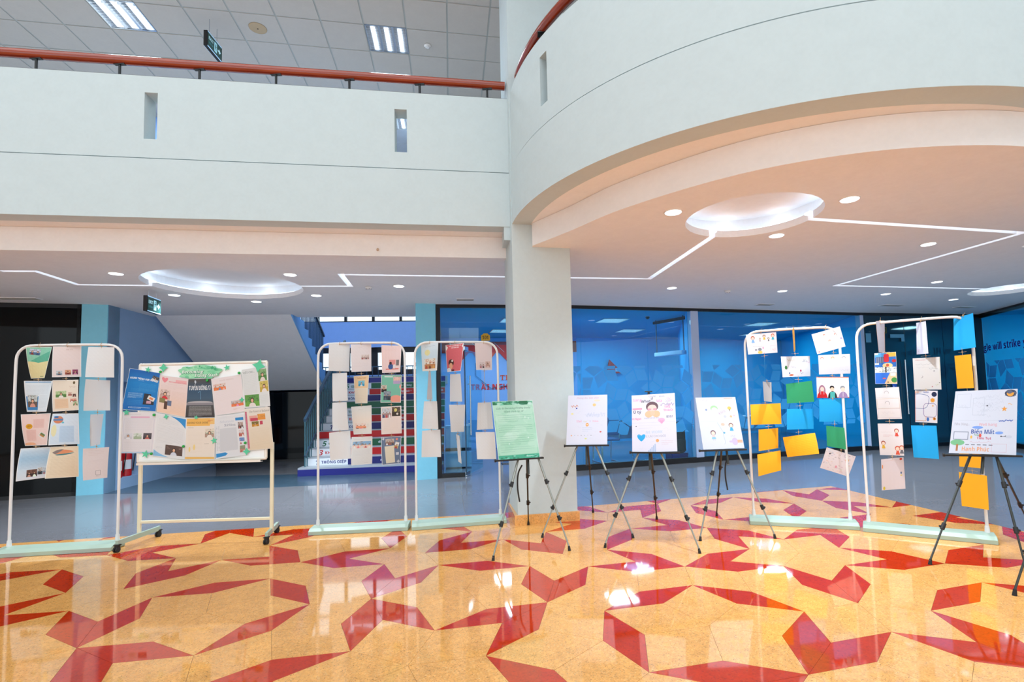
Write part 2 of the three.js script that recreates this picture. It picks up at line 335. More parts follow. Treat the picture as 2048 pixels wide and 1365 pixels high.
const ceilOutline = [[-11, -4.37], [-0.42, -6.085], [-0.12, -6.0], ...ceilFront, [12.2, -6.6], [12.2, -19.6], [-2.0, -19.6], [-2.0, -10.35], [-4.85, -9.95], [-7.15, -9.45], [-11, -8.8]];
{
  const c = structGroup('ceiling', 'white plaster ceiling with round light coves and zigzag light channels');
  const W = 0.075;
  // coves and channels form one connected recess: walk round its outline
  const links = [[0, channels[0].slice().reverse(), -1], [0, channels[1], 1], [1, channels[2], 2]];   // from cove, path outwards, to cove
  const outline = (ci, from) => {
    const [cx, cz, r] = coves[ci], out = [], d = Math.asin(W / 2 / r), start = from ?? -Math.PI, ang = ([x, z]) => Math.atan2(z - cz, x - cx);
    const step = (a, b) => { const n = Math.max(1, Math.round((b - a) / 0.13)); for (let i = 0; i <= n; i++) { const t = a + (b - a) * i / n; out.push([cx + r * Math.cos(t), cz + r * Math.sin(t)]); } };
    const rel = (a) => { let q = a - start; while (q < 0) q += 2 * Math.PI; return start + q % (2 * Math.PI); };
    const mine = links.filter((l) => l[0] === ci).map((l) => [rel(ang(l[1][0])), l[1], l[2]]).sort((a, b) => a[0] - b[0]);
    let at = from === undefined ? start : start + d;
    for (const [t, path, to] of mine) {
      step(at, t - d); at = t + d;
      const rb = ribbon(path, W), n = path.length, L = rb.slice(0, n), R = rb.slice(n).reverse();
      out.push(...R.slice(1, to < 0 ? n : n - 1));
      if (to >= 0) { const e = path[n - 1], c = coves[to]; out.push(...outline(to, Math.atan2(e[1] - c[1], e[0] - c[0]))); }
      out.push(...L.slice(1, to < 0 ? n : n - 1).reverse());
    }
    step(at, from === undefined ? start + 2 * Math.PI - 0.05 : start + 2 * Math.PI - d);
    return out;
  };
  mesh('plaster', prism(ceilOutline, 3.0, 3.07, [outline(0)]), M.ceil, c);
  mesh('plaster_core', prism(ceilOutline, 3.07, 3.25, [...coves.map(([x, z, r]) => circlePts(x, z, r + 0.14))]), M.ceil, c);
}
coves.forEach(([x, z, r], i) => {   // hidden strip on the lip lights the recess
  const t = thing('cove_light', ['large round ceiling cove glowing above the left lobby', 'round ceiling cove glowing under the curved balcony', 'round ceiling cove cut off at the right edge'][i], 'light', [x, 3.0, z], 0);
  mesh('recess_top', new THREE.CylinderGeometry(r + 0.14, r + 0.14, 0.02, 64).translate(0, 0.235, 0), M.ceil, t);
  mesh('led_strip', new THREE.TorusGeometry(r + 0.07, 0.012, 6, 64).rotateX(Math.PI / 2).translate(0, 0.085, 0), M.coveLed, t);
  for (let k = 0; k < 8; k++) { const a = 2 * Math.PI * k / 8, l = new THREE.PointLight(LED, 0.012); l.position.set((r + 0.05) * Math.cos(a), 0.13, (r + 0.05) * Math.sin(a)); l.castShadow = true; t.add(l); }
});
channels.forEach((p, i) => {
  const t = thing('light_channel', ['bent light channel in the ceiling at far left', 'zigzag light channel running behind the column to the round cove', 'Z shaped light channel in the right ceiling'][i], 'light');
  mesh('diffuser', prism(ribbon(p, 0.073), 3.045, 3.068), M.ledStrip, t);
  for (let k = 0; k + 1 < p.length; k++) {
    const [a, b] = [p[k], p[k + 1]], l = Math.hypot(b[0] - a[0], b[1] - a[1]), w = new THREE.RectAreaLight(LED, 0.8, 0.06, l * 0.96);
    w.position.set((a[0] + b[0]) / 2, 3.04, (a[1] + b[1]) / 2);
    w.rotation.set(-Math.PI / 2, 0, Math.atan2(b[0] - a[0], b[1] - a[1])); t.add(w);
  }
});
// round recessed downlights
[[-5.25, -6.31, 'downlight left of the big round cove, nearest the balcony'], [-3.24, -6.59, 'downlight just right of the big cove, nearest the balcony'], [-5.48, -7.64, 'downlight behind the left end of the big cove'], [-4.62, -8.29, 'downlight behind the middle of the big cove'], [-3.5, -7.94, 'downlight behind the right end of the big cove'], [-2.08, -7.43, 'downlight between the big cove and the column'],
  [1.21, -4.65, 'downlight left of the cove under the curved balcony'], [2.7, -4.44, 'downlight right of the cove under the curved balcony'], [2.51, -5.45, 'downlight just behind the cove under the curved balcony'], [4.49, -5.94, 'downlight inside the first bend of the Z channel'], [2.03, -8.08, 'downlight above the easels near the column'], [3.99, -8.57, 'downlight in front of the middle of the blue glass'], [6.06, -9.1, 'downlight above the right part of the blue glass'], [6.25, -8.15, 'downlight inside the second bend of the Z channel'], [7.86, -9.87, 'downlight nearest the right glass corner'],
].forEach(([x, z, where]) => {
  const t = thing('downlight', 'round white ' + where, 'light', [x, 3.0, z], 0, 'recessed downlights');
  mesh('trim_ring', new THREE.TorusGeometry(0.078, 0.008, 8, 32).rotateX(Math.PI / 2), M.white, t);
  mesh('lens', new THREE.CylinderGeometry(0.072, 0.072, 0.012, 32).translate(0, -0.004, 0), M.lampWhite, t);
  const s = new THREE.SpotLight(LED, 15, 0, rad(62), 0.6); s.position.set(0, -0.03, 0); s.target.position.set(0, -3, 0); s.castShadow = true; s.shadow.radius = 3.6; t.add(s, s.target);
});

// upper slab, balcony faces and parapets
const slabFront = [...arcPts(FC[0], FC[1], FR - 0.19, 10.4, 172, 60)];
struct('wall_slab', prism([[FA[0], FA[1] - 0.19], [FB[0] - 0.02, FB[1] - 0.19], ...slabFront, [12.2, -6.4], [12.2, -19.6], [-2.0, -19.6], [-2.0, -10.35], [-4.85, -9.95], [-7.15, -9.45], [-11, -8.8]], 3.252, 3.85), M.ceil, 'upper floor slab behind the balcony face');
{
  const w = structGroup('wall_balcony', 'straight pale mint balcony wall with narrow slots');
  const T = 0.2, seg = (x0, x1, y0, y1, lift = 0) => prism(wallPoly([x0, fasciaZ(x0) + lift], [x1, fasciaZ(x1) + lift], T), y0, y1);
  mesh('lower_band', seg(-11, -0.33, 3.25, 3.862, 0.006), M.mint, w);
  const s = [[-4.015, -3.895, 4.07, 4.56], [-1.575, -1.445, 4.055, 4.54]], top = 4.735, geos = [];
  let x = -11;
  for (const [a, b, y0, y1] of s) { geos.push(seg(x, a, 3.874, top), seg(a, b, 3.874, y0), seg(a, b, y1, top)); x = b; }
  geos.push(seg(x, -0.33, 3.874, top));
  mesh('parapet', merge(geos), M.mint, w);
  mesh('groove', seg(-11, -0.33, 3.862, 3.874, -0.02), M.white, w);
  mesh('coping', prism(wallPoly([-11, fasciaZ(-11) - 0.02], [-0.33, fasciaZ(-0.33) - 0.02], T - 0.04), top, top + 0.014), M.blackMatte, w);
  mesh('beam_stub', prism([[-0.415, fasciaZ(-0.415)], [-0.31, fasciaZ(-0.31)], [-0.36, -6.02], [-0.46, -6.0]], 3.1, 3.25), M.mint, w);
  const c = structGroup('wall_round_balcony', 'curved pale mint balcony wall sweeping over the right');
  const ring = (r0, r1, a0, a1, y0, y1, n) => prism(ringPoly(FC[0], FC[1], r0, r1, a0, a1, n), y0, y1);
  mesh('lower_band', ring(FR - T, FR + 0.006, 10.2, 172, 3.25, 3.862, 72), M.mint, c);
  mesh('parapet', merge([ring(FR - T, FR, 10.2, 29.9, 3.874, top, 12), ring(FR - T, FR, 29.9, 32.2, 3.874, 4.07, 2), ring(FR - T, FR, 29.9, 32.2, 4.55, top, 2), ring(FR - T, FR, 32.2, 172, 3.874, top, 64)]), M.mint, c);
  mesh('groove', ring(FR - T, FR - 0.02, 10.2, 172, 3.862, 3.874, 72), M.white, c);
  mesh('coping', ring(FR - T + 0.02, FR - 0.02, 10.2, 172, top, top + 0.014, 72), M.blackMatte, c);
}
// wooden handrails on iron brackets
{
  const rl = thing('handrail', 'straight glossy red-brown wooden handrail above the left balcony', 'handrail');
  const y = 4.945, off = -0.1, P = (x) => V3(x, y, fasciaZ(x) + off);
  const path = new THREE.CatmullRomCurve3([P(-11), P(-8), P(-4), P(-0.38)]);
  const g = new THREE.TubeGeometry(path, 40, 0.047, 14, false); { const uv = g.attributes.uv; for (let i = 0; i < uv.count; i++) uv.setXY(i, uv.getX(i) * 8, uv.getY(i)); }
  mesh('rail', g, M.wood, rl);
  for (let x = -0.58; x > -10.5; x -= 0.748) {
    const p = P(x); mesh('bracket', merge([rod(V3(p.x, 4.745, p.z), V3(p.x, y - 0.04, p.z), 0.013), box(0.11, 0.01, 0.035, p.x, y - 0.046, p.z)]), M.iron, rl);
  }
  const rc = thing('handrail', 'curved dark wooden handrail above the round balcony', 'handrail');
  const pts = arcPts(FC[0], FC[1], FR - 0.1, 9.0, 172, 60).map(([x, z]) => V3(x, y, z)), gc = new THREE.TubeGeometry(new THREE.CatmullRomCurve3(pts), 90, 0.047, 14, false);
  { const uv = gc.attributes.uv; for (let i = 0; i < uv.count; i++) uv.setXY(i, uv.getX(i) * 6, uv.getY(i)); }
  mesh('rail', gc, M.wood, rc);
  for (const a of [13.5, 27.5, 41, 55, 69, 83, 97, 111]) { const [x, z] = arcPts(FC[0], FC[1], FR - 0.1, a, a, 1)[0]; mesh('bracket', merge([rod(V3(x, 4.745, z), V3(x, y - 0.04, z), 0.013), box(0.08, 0.01, 0.08, x, y - 0.046, z)]), M.iron, rc); }
}
// the column with its terrazzo skirting
{
  const c = structGroup('wall_column', 'square white column standing on a terrazzo plinth');
  const col = [[-0.325, -5.60], [0.315, -5.735], [0.185, -6.36], [-0.455, -6.23]], o = 0.022;
  mesh('shaft', prism(col, 0, 6.78), M.mint, c);
  mesh('plinth', prism([[col[0][0] - o - 0.01, col[0][1] + o + 0.01], [col[1][0] + o, col[1][1] + o], [col[2][0] + o, col[2][1] - o], [col[3][0] - o, col[3][1] - o]], 0, 0.1), M.terrazzo, c);
}
// suspended tile ceiling of the upper floor
{
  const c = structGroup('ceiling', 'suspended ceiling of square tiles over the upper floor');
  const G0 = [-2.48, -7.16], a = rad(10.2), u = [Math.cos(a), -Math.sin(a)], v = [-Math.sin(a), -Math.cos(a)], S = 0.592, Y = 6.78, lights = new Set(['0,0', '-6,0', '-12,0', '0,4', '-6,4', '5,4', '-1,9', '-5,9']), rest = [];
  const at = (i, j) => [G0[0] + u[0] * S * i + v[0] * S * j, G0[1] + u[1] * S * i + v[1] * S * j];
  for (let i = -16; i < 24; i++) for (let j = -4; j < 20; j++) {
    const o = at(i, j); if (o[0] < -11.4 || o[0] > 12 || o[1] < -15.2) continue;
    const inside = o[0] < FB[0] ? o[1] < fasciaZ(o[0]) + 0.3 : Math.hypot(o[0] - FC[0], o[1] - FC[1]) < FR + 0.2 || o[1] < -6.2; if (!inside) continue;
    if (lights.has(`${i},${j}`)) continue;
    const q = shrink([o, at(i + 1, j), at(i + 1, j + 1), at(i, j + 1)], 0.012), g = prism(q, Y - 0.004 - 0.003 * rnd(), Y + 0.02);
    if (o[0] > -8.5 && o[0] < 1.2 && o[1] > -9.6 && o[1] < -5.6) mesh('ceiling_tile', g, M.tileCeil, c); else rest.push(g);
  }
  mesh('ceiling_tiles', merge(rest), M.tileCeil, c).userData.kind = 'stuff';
  mesh('grid', prism([[-11.4, -3.8], [FB[0], FB[1] + 0.3], ...arcPts(FC[0], FC[1], FR + 0.25, 12, 172, 40), [12.2, -6], [12.2, -15.4], [-11.4, -15.4]], Y + 0.002, Y + 0.25, [[0, 0], [-6, 0], [-12, 0], [0, 4], [-6, 4], [5, 4], [-1, 9], [-5, 9]].map(([i, j]) => [at(i, j), at(i + 1, j), at(i + 1, j + 1), at(i, j + 1)])), M.tbar, c);
  const cell = (i, j, label) => {   // square louvre fitting with three tubes
    const o = at(i + 0.5, j + 0.5), t = thing('ceiling_light', label, 'light', [o[0], Y, o[1]], a);
    const w = S - 0.02;
    mesh('housing', merge([box(w, 0.01, w, 0, 0.07, 0), box(w, 0.07, 0.012, 0, 0.035, w / 2), box(w, 0.07, 0.012, 0, 0.035, -w / 2), box(0.012, 0.07, w, w / 2, 0.035, 0), box(0.012, 0.07, w, -w / 2, 0.035, 0)]), M.steel, t);
    for (let k = -1; k <= 1; k++) mesh('tube', new THREE.CylinderGeometry(0.03, 0.03, w - 0.06, 12).rotateX(Math.PI / 2).translate(k * w / 3, 0.04, 0), M.lampWhite, t);
    for (let k = -1; k <= 1; k += 2) mesh('divider', box(0.03, 0.035, w, k * w / 6, 0.02, 0), M.steel, t);
    for (let k = -5; k <= 5; k++) mesh('louvre', box(w, 0.03, 0.004, 0, 0.018, k * w / 11), M.steel, t);
    const r = new THREE.RectAreaLight(LED, 24, w, w); r.position.set(0, -0.02, 0); r.rotation.x = -Math.PI / 2; t.add(r);
  };
  cell(0, 0, 'square louvred ceiling light above the straight handrail'); cell(-6, 0, 'square louvred ceiling light at the top left corner');
  cell(-12, 0, 'square louvred ceiling light beyond the left edge'); cell(0, 4, 'square louvred ceiling light deep in the upper floor, middle'); cell(-6, 4, 'square louvred ceiling light deep in the upper floor, left'); cell(5, 4, 'square louvred ceiling light deep in the upper floor, right');
  cell(-1, 9, 'added square louvred ceiling light brightening the stair hall over the lower flight'); cell(-5, 9, 'added square louvred ceiling light brightening the stair hall over the upper flight');  // unseen lamps added to brighten the lilac stair wall
}
// outer walls of the hall, skylight and glazed front (behind the viewer)
struct('wall_left', merge([prism([[-11, -8.8], [-11.3, -8.8], [-11.3, 7.4], [-11, 7.4]], 0, 9.6), prism([[-11, -15.6], [-11.3, -15.6], [-11.3, -8.8], [-11, -8.8]], 3.25, 9.6)]), M.white);
struct('wall_right', prism([[12.2, -19.9], [12.5, -19.9], [12.5, 7.4], [12.2, 7.4]], 0, 9.6), M.white);
struct('wall_front', merge([prism([[-11.3, 7.2], [12.5, 7.2], [12.5, 7.5], [-11.3, 7.5]], 5.6, 9.6), prism([[-11.3, 7.2], [12.5, 7.2], [12.5, 7.5], [-11.3, 7.5]], 3.2, 3.7),
  ...[-11.15, -7, -3, 1, 5, 9, 12.35].map((x) => prism([[x - 0.2, 7.2], [x + 0.2, 7.2], [x + 0.2, 7.5], [x - 0.2, 7.5]], 0, 9.6))]), M.white, 'white piers of the glazed entrance front');
struct('ceiling', prism([[-11.3, 7.5], [12.5, 7.5], [12.5, -15.9], [-11.3, -15.9]], 9.4, 9.6, [[[-10, 6.4], [11, 6.4], [11, -4.4], [-10, -4.4]]]), M.white, 'roof with a large skylight opening');
struct('wall_upper', merge([prism([[-11.3, -15.4], [-7.9, -15.4], [-7.9, -15.7], [-11.3, -15.7]], 3.25, 9.5), prism([[-2.0, -15.4], [12.5, -15.4], [12.5, -15.7], [-2.0, -15.7]], 3.85, 9.5)]), M.white);
struct('wall_above', prism([[-11.3, -3.75], [FB[0], FB[1] + 0.32], ...arcPts(FC[0], FC[1], FR + 0.28, 12, 172, 40), [12.5, -6], [12.5, -6.2], [6.0, -6.2], ...arcPts(FC[0], FC[1], FR + 0.08, 172, 12, 40), [FB[0], FB[1] + 0.1], [-11.3, -3.95]], 7.04, 9.4), M.white);

// ---------------------------------------------------------------- left: dark glass, blue pier, stair hall
const SV = [-Math.sin(rad(9)), -Math.cos(rad(9))];                     // direction into the stair hall
const sideAt = (t) => [-6.98 + SV[0] * t, -8.25 + SV[1] * t];
{
  const w = structGroup('window_1', 'black glass wall at far left');
  const p = [-11, -7.06], q = [-7.31, -8.15];
  mesh('pane', wallGeo(p, q, 0.03, 0.06, 2.93), M.darkGlass, w);
  mesh('frame', merge([wallGeo(p, [q[0], q[1]], 0.06, 2.93, 3.0), wallGeo(p, q, 0.06, 0, 0.06), wallGeo(lerp2(p, q, 0.985), q, 0.06, 0, 3.0), wallGeo(lerp2(p, q, 0.45), lerp2(p, q, 0.46), 0.06, 0, 3.0)]), M.black, w);
  struct('wall_pier', prism([[-7.31, -8.15], [-6.98, -8.25], sideAt(0.3), [-7.45, -8.6]], 0, 3.0), M.bluePaint, 'pale blue painted pier beside the black glass');
  // side wall of the stair hall with a niche
  const s = structGroup('wall_stair', 'blue side wall of the stair hall with a fire extinguisher niche');
  const n0 = 0.36, n1 = 0.92, at = (t, y0, y1, d = 0.3) => wallGeo(sideAt(t[1]), sideAt(t[0]), -d, y0, y1);
  mesh('wall_face', merge([at([0.02, n0], 0, 3.2), at([n0, n1], 0, 0.18), at([n0, n1], 1.78, 3.2), at([n1, 7.2], 0, 3.2)]), M.stairPaint, s);
  const nb = (t) => { const [x, z] = sideAt(t); return [x - 0.28, z + 0.05]; };
  mesh('niche_back', wallGeo(nb(n1 + 0.05), nb(n0 - 0.05), -0.05, 0.1, 1.9), M.stairPaint, s);
  mesh('upper_face', wallGeo(sideAt(7.2), sideAt(0.9), -0.3, 3.2, 9.5), M.lilac, s);
}
// fire extinguishers standing in the niche
for (const [t, lab] of [[0.49, 'red fire extinguisher in the wall niche, nearer the pier'], [0.74, 'red fire extinguisher in the wall niche, nearer the stairs']]) {
  const [x, z] = sideAt(t), o = thing('fire_extinguisher', lab, 'extinguisher', [x - 0.1, 0.18, z + 0.02], rad(60), 'fire extinguishers in the niche');
  mesh('tank', new THREE.LatheGeometry([[0, 0], [0.075, 0], [0.082, 0.012], [0.082, 0.36], [0.07, 0.42], [0.03, 0.46], [0.022, 0.49]].map(([a, b]) => new THREE.Vector2(a, b)), 24), M.fireRed, o);
  mesh('valve', merge([rod(V3(0, 0.48, 0), V3(0, 0.53, 0), 0.02), box(0.02, 0.015, 0.12, 0, 0.545, 0.03), box(0.02, 0.012, 0.1, 0, 0.515, 0.03)]), M.blackMatte, o);
  mesh('hose', new THREE.TubeGeometry(new THREE.CatmullRomCurve3([V3(0, 0.5, 0.02), V3(0.06, 0.54, 0.05), V3(0.11, 0.45, 0.04), V3(0.1, 0.2, 0.03), V3(0.09, 0.08, 0.03)]), 20, 0.009, 6), M.blackMatte, o);
  mesh('label_plate', new THREE.CylinderGeometry(0.0835, 0.0835, 0.16, 16, 1, true, -0.7, 1.4).translate(0, 0.2, 0), std(0.75, 0.76, 0.8), o);
}
// stairs: lower flight with painted risers, landing, upper flight
const ST = { p: [-4.56, -9.62], u: [2.62 * Math.cos(rad(6)), -2.62 * Math.sin(rad(6))], v: [-Math.sin(rad(10)), -Math.cos(rad(10))], r: 0.15, t: 0.29 };
const stAt = (a, d) => [ST.p[0] + ST.u[0] * a + ST.v[0] * d, ST.p[1] + ST.u[1] * a + ST.v[1] * d];
{
  const palette = { n: ['#0b1468', M.navy], r: ['#c4060f', M.stepRed], g: ['#04603c', M.stepGreen] };
  const rows = [['n'], ['n', '1', 'THÔNG ĐIỆP', ['nghiệm để', 0.6]], ['r', '3', 'KHÁC BIỆT', ['trình Cô', 0.62, 'và đột xuất', 0.86]], ['g', '5', 'GIÁ TRỊ', ['đi dạng trải', 0.56, 'Tôn trọng cá', 0.86]], ['r'],
    ['n', '1', 'THÔNG ĐIỆP', ['• Thời ng', 0.6, 'n', 0.92]], ['r', '3', 'KHÁC BIỆT', ['• Chương', 0.6, 'trải nghiệm', 0.9]], ['g', '5', 'GIÁ TRỊ', ['tạo • đa', 0.6, 'lập • trong', 0.9]], ['g'],
    ['n', '1', 'THÔNG ĐIỆP', ['•', 0.62, 'thông', 0.9]], ['r', '3', 'KHÁC BIỆT', ['năng quê •', 0.62, 'Chương trình', 0.9]], ['g', '5', 'GIÁ TRỊ', ['tin • Công', 0.62, 'tin cậy', 0.9]], ['n']];
  const s = thing('staircase', 'stairs with navy, red and green lettered risers', 'stairs');
  rows.forEach((row, i) => {
    const y1 = ST.r * (i + 1), y0 = Math.max(0, y1 - 0.3), a = i ? 0.02 : -0.005;
    const quad = [stAt(a, ST.t * i), stAt(1, ST.t * i), stAt(1, ST.t * (i + 1) + 0.02), stAt(a, ST.t * (i + 1) + 0.02)];
    const st = mesh('step', prism(quad, y0, y1), M.stepStone, s);
    const q = [stAt(a, ST.t * i), stAt(1, ST.t * i)], h = i ? ST.r - 0.018 : ST.r - 0.03, yb = i ? ST.r * i + 0.002 : 0;
    const [bg, plain] = palette[row[0]];
    const c = [V3(q[0][0], yb + h, q[0][1]), V3(q[1][0], yb + h, q[1][1]), V3(q[1][0], yb, q[1][1]), V3(q[0][0], yb, q[0][1])];
    let mat = plain;
    if (row[1]) {
      mat = std(1, 1, 1, { roughness: 0.4, map: canvasTex(1024, 56, (x, w, H) => {
        x.fillStyle = bg; x.fillRect(0, 0, w, H); x.fillStyle = '#e8ecf2'; x.fillRect(0, 0, w * 0.30, H);
        x.fillStyle = bg; x.font = 'bold italic 58px sans-serif'; x.textBaseline = 'middle'; x.fillText(row[1], 62, H / 2 + 2); x.font = 'bold 32px sans-serif'; vText(x, row[2], 112, H / 2 + 3, 'left', 185);
        x.fillStyle = '#dfe4ef'; x.font = 'bold 27px sans-serif'; x.textAlign = 'center'; for (let k = 0; k < row[3].length; k += 2) vText(x, row[3][k], row[3][k + 1] * w, H / 2, 'center');
      }) });
    }
    mesh('riser_panel', quadSlab(c, 0.006, 0.001), [mat, plain], st);
  });
  const yl = ST.r * 13, d0 = ST.t * 13, d1 = d0 + 1.35;
  mesh('landing', prism([stAt(-0.04, d0), stAt(1.02, d0), stAt(1.02, d1), stAt(-0.04, d1)], yl - 0.2, yl), M.stepStone, s);
  const dU = 2.62, lo = (a, d, y) => { const [x, z] = stAt(a, d); return V3(x, y, z); }, soff = (d) => 3.0 - 0.52 * (d - 0.02);
  mesh('landing', prism([stAt(-0.98, dU), stAt(-0.04, dU), stAt(-0.04, d1), stAt(-0.98, d1)], yl - 0.3, yl), M.stairPaint, s);
  for (let j = 0; j < 9; j++) mesh('step', prism([stAt(-0.96, dU - ST.t * (j + 1)), stAt(-0.055, dU - ST.t * (j + 1)), stAt(-0.055, dU - ST.t * j), stAt(-0.96, dU - ST.t * j)], yl + ST.r * j - 0.12, yl + ST.r * (j + 1)), M.stairSide, s);
  mesh('soffit', hexa([lo(-0.96, 0.02, 3.0), lo(-0.06, 0.02, 3.0), lo(-0.06, dU, soff(dU)), lo(-0.96, dU, soff(dU))], [lo(-0.96, 0.02, 3.2), lo(-0.06, 0.02, 3.2), lo(-0.06, dU, soff(dU) + 0.2), lo(-0.96, dU, soff(dU) + 0.2)]), M.ceil, s);
  mesh('stringer', hexa([lo(-0.06, 0.02, 2.995), lo(-0.05, 0.02, 2.995), lo(-0.05, dU, soff(dU) - 0.005), lo(-0.06, dU, soff(dU) - 0.005)], [lo(-0.06, 0.02, 3.24), lo(-0.05, 0.02, 3.24), lo(-0.05, dU, soff(dU) + 0.24), lo(-0.06, dU, soff(dU) + 0.24)]), M.stairSide, s);
  // railings
  const r1 = thing('stair_railing', 'teal railing with square balusters along the lower stair flight', 'railing');
  const top = (d) => ST.r * (d / ST.t) + 0.95;
  mesh('handrail', merge([bar(lo(0.03, 0.12, top(0.12)), lo(0.03, d0, top(d0)), 0.05, 0.06), bar(lo(0.03, 0.12, 0.3 + 0.05), lo(0.03, d0, ST.r * 13 + 0.2), 0.03, 0.03)]), M.railBlue, r1);
  for (let d = 0.14; d < d0; d += 0.145) mesh('baluster', merge([bar(lo(0.03, d, ST.r * Math.ceil(d / ST.t)), lo(0.03, d + 0.0001, top(d)), 0.022, 0.022)].map(() => { const [x, z] = stAt(0.03, d); return box(0.02, top(d) - ST.r * Math.ceil(d / ST.t), 0.02, x, (top(d) + ST.r * Math.ceil(d / ST.t)) / 2, z); })), M.teal, r1);
  const r2 = thing('stair_railing', 'dark railing with thin balusters along the upper stair flight', 'railing');
  const top2 = (d) => yl + ST.r * ((dU - d) / ST.t) + 0.95;
  mesh('handrail', bar(lo(-0.07, 0.03, top2(0.03)), lo(-0.07, dU, top2(dU)), 0.06, 0.05), M.black, r2);
  for (let d = 0.05; d < dU; d += 0.0967) { const [x, z] = stAt(-0.07, d), b = yl + ST.r * Math.ceil((dU - d) / ST.t); mesh('baluster', box(0.016, top2(d) - b, 0.016, x, (top2(d) + b) / 2, z), M.railBlue, r2); }
  const r3 = thing('stair_railing', 'blue railing across the stair landing before the windows', 'railing');
  const L = (a, y) => lo(a, d1 - 0.25, y);
  mesh('handrail', merge([bar(L(-0.9, yl + 0.35), L(1, yl + 0.35), 0.03, 0.03), bar(L(-0.9, yl + 0.06), L(1, yl + 0.06), 0.03, 0.03)]), M.railBlue, r3);
  for (let a = -0.85; a < 1; a += 0.06) { const [x, z] = stAt(a, d1 - 0.25); mesh('baluster', box(0.016, 0.35, 0.016, x, yl + 0.175, z), M.railBlue, r3); }
  // back wall with two bands of windows
  const w = structGroup('wall_back', 'lilac back wall of the stair hall'), B = (a) => stAt(a, d1), wg = (a, b, y0, y1, t = 0.25) => wallGeo(B(a), B(b), t, y0, y1);
  mesh('wall_face', merge([wg(-1.3, 1.2, 0, 2.08), wg(-1.3, 1.2, 2.87, 3.60), wg(-1.3, 1.2, 6.3, 9.5), wg(-1.3, -0.95, 2.08, 6.3), wg(1.1, 1.2, 2.08, 6.3)]), M.lilac, w);
  const bandWin = (name, y0, y1, n, label, f, mid) => {
    const o = structGroup(name, label), a0 = -0.95, a1 = 1.1, P = (k) => lerp2(B(a0), B(a1), k / n);
    const shift = (p, d) => [p[0] + ST.v[0] * d, p[1] + ST.v[1] * d];
    for (let k = 0; k < n; k++) mesh('pane', wallGeo(shift(P(k), 0.1), shift(P(k + 1), 0.1), 0.01, y0, y1), M.clearGlass, o);
    const fr = [wallGeo(shift(B(a0), 0.06), shift(B(a1), 0.06), 0.09, y0, y0 + f), wallGeo(shift(B(a0), 0.06), shift(B(a1), 0.06), 0.09, y1 - f, y1)];
    for (let k = 0; k <= n; k++) { const c = k / n, h = mid / 2; fr.push(wallGeo(shift(lerp2(B(a0), B(a1), c - h), 0.06), shift(lerp2(B(a0), B(a1), c + h), 0.06), 0.09, y0, y1)); }
    if (y1 - y0 > 1.5) for (const y of [4.5, 5.4]) fr.push(wallGeo(shift(B(a0), 0.06), shift(B(a1), 0.06), 0.09, y, y + 0.06));
    mesh('frame', merge(fr), M.black, o);
  };
  bandWin('window_2', 2.08, 2.87, 7, 'black framed windows at the stair landing', 0.15, 0.045);
  bandWin('window_3', 3.60, 6.3, 7, 'tall stair windows above the lilac wall', 0.035, 0.014);
  // wall between the stairs and room 101
  struct('wall_partition', merge([wallGeo([-2.05, -9.3], [-2.95, -15.2], 0.2, 0, 9.5)]), M.stairPaint);
}
struct('wall_pillar', prism([[-2.19, -8.83], [-1.87, -8.915], [-1.9, -9.45], [-2.26, -9.4]], 0, 3.0), M.bluePaint, 'sky blue pillar between the stairs and the glass door');
// paper lanterns hanging in the stair hall
for (const [y, r] of [[2.52, 0.13], [2.12, 0.16]]) {
  const o = thing('paper_lantern', r > 0.14 ? 'lower red paper lantern half hidden by the blue pillar' : 'upper red paper lantern half hidden by the blue pillar', 'lantern', [-2.62, y, -11.2]);
  mesh('shade', new THREE.SphereGeometry(r, 24, 14).scale(1, 0.8, 1), M.redPaint, o);
  mesh('cord', rod(V3(0, r * 0.7, 0), V3(0, r > 0.14 ? 0.3 : 4.2, 0), 0.004), M.twine, o);
}

// ---------------------------------------------------------------- glass fronts of the classrooms
const GA = [-1.87, -8.97], GB = [0.4, -9.38], GC = [7.0, -11.33], GD = [10.2, -12.1], GE = [8.9, -7.2];
const onGlass = (p, q, x) => lerp2(p, q, (x - p[0]) / (q[0] - p[0]));
function film(parent, p, q, y0, y1, scale, ox, oy) {   // rhombic vinyl on a pane, cut straight at its borders
  const len = Math.hypot(q[0] - p[0], q[1] - p[1]), d = [(q[0] - p[0]) / len, (q[1] - p[1]) / len];
  penrose(9, (thin, poly) => {
    if (thin) return;
    let w = poly.map(([a, b]) => [(a - ox) * scale, (b - oy) * scale]); w = shrink(w, 0.008);
    if (!w.length) return;
    for (const [a, b] of [[[0.01, 0], [0.01, -9]], [[len - 0.01, -9], [len - 0.01, 0]], [[0, y0], [9, y0]], [[9, y1], [0, y1]]]) { w = clip(w, a, b); if (!w.length) return; }
    if (Math.abs(area(w)) < 0.002) return;
    const g = tileGeo(w, 0, 0.0015), m = new THREE.Matrix4().makeBasis(V3(d[0], 0, d[1]), V3(-d[1], 0, d[0]), V3(0, 1, 0)); // local x along glass, z upward
    g.applyMatrix4(m); g.translate(p[0] + d[1] * 0.012, 0, p[1] - d[0] * 0.012); g.computeVertexNormals();
    mesh('film_rhombus', g, M.film, parent);
  });
}
function pane(n, p, q, label, filmArgs, glass = M.glass) {
  const o = structGroup('window_' + n, label);
  mesh('pane', wallGeo(p, q, 0.012, 0.09, 2.95), glass, o);
  if (filmArgs) film(o, p, q, ...filmArgs);
  return o;
}
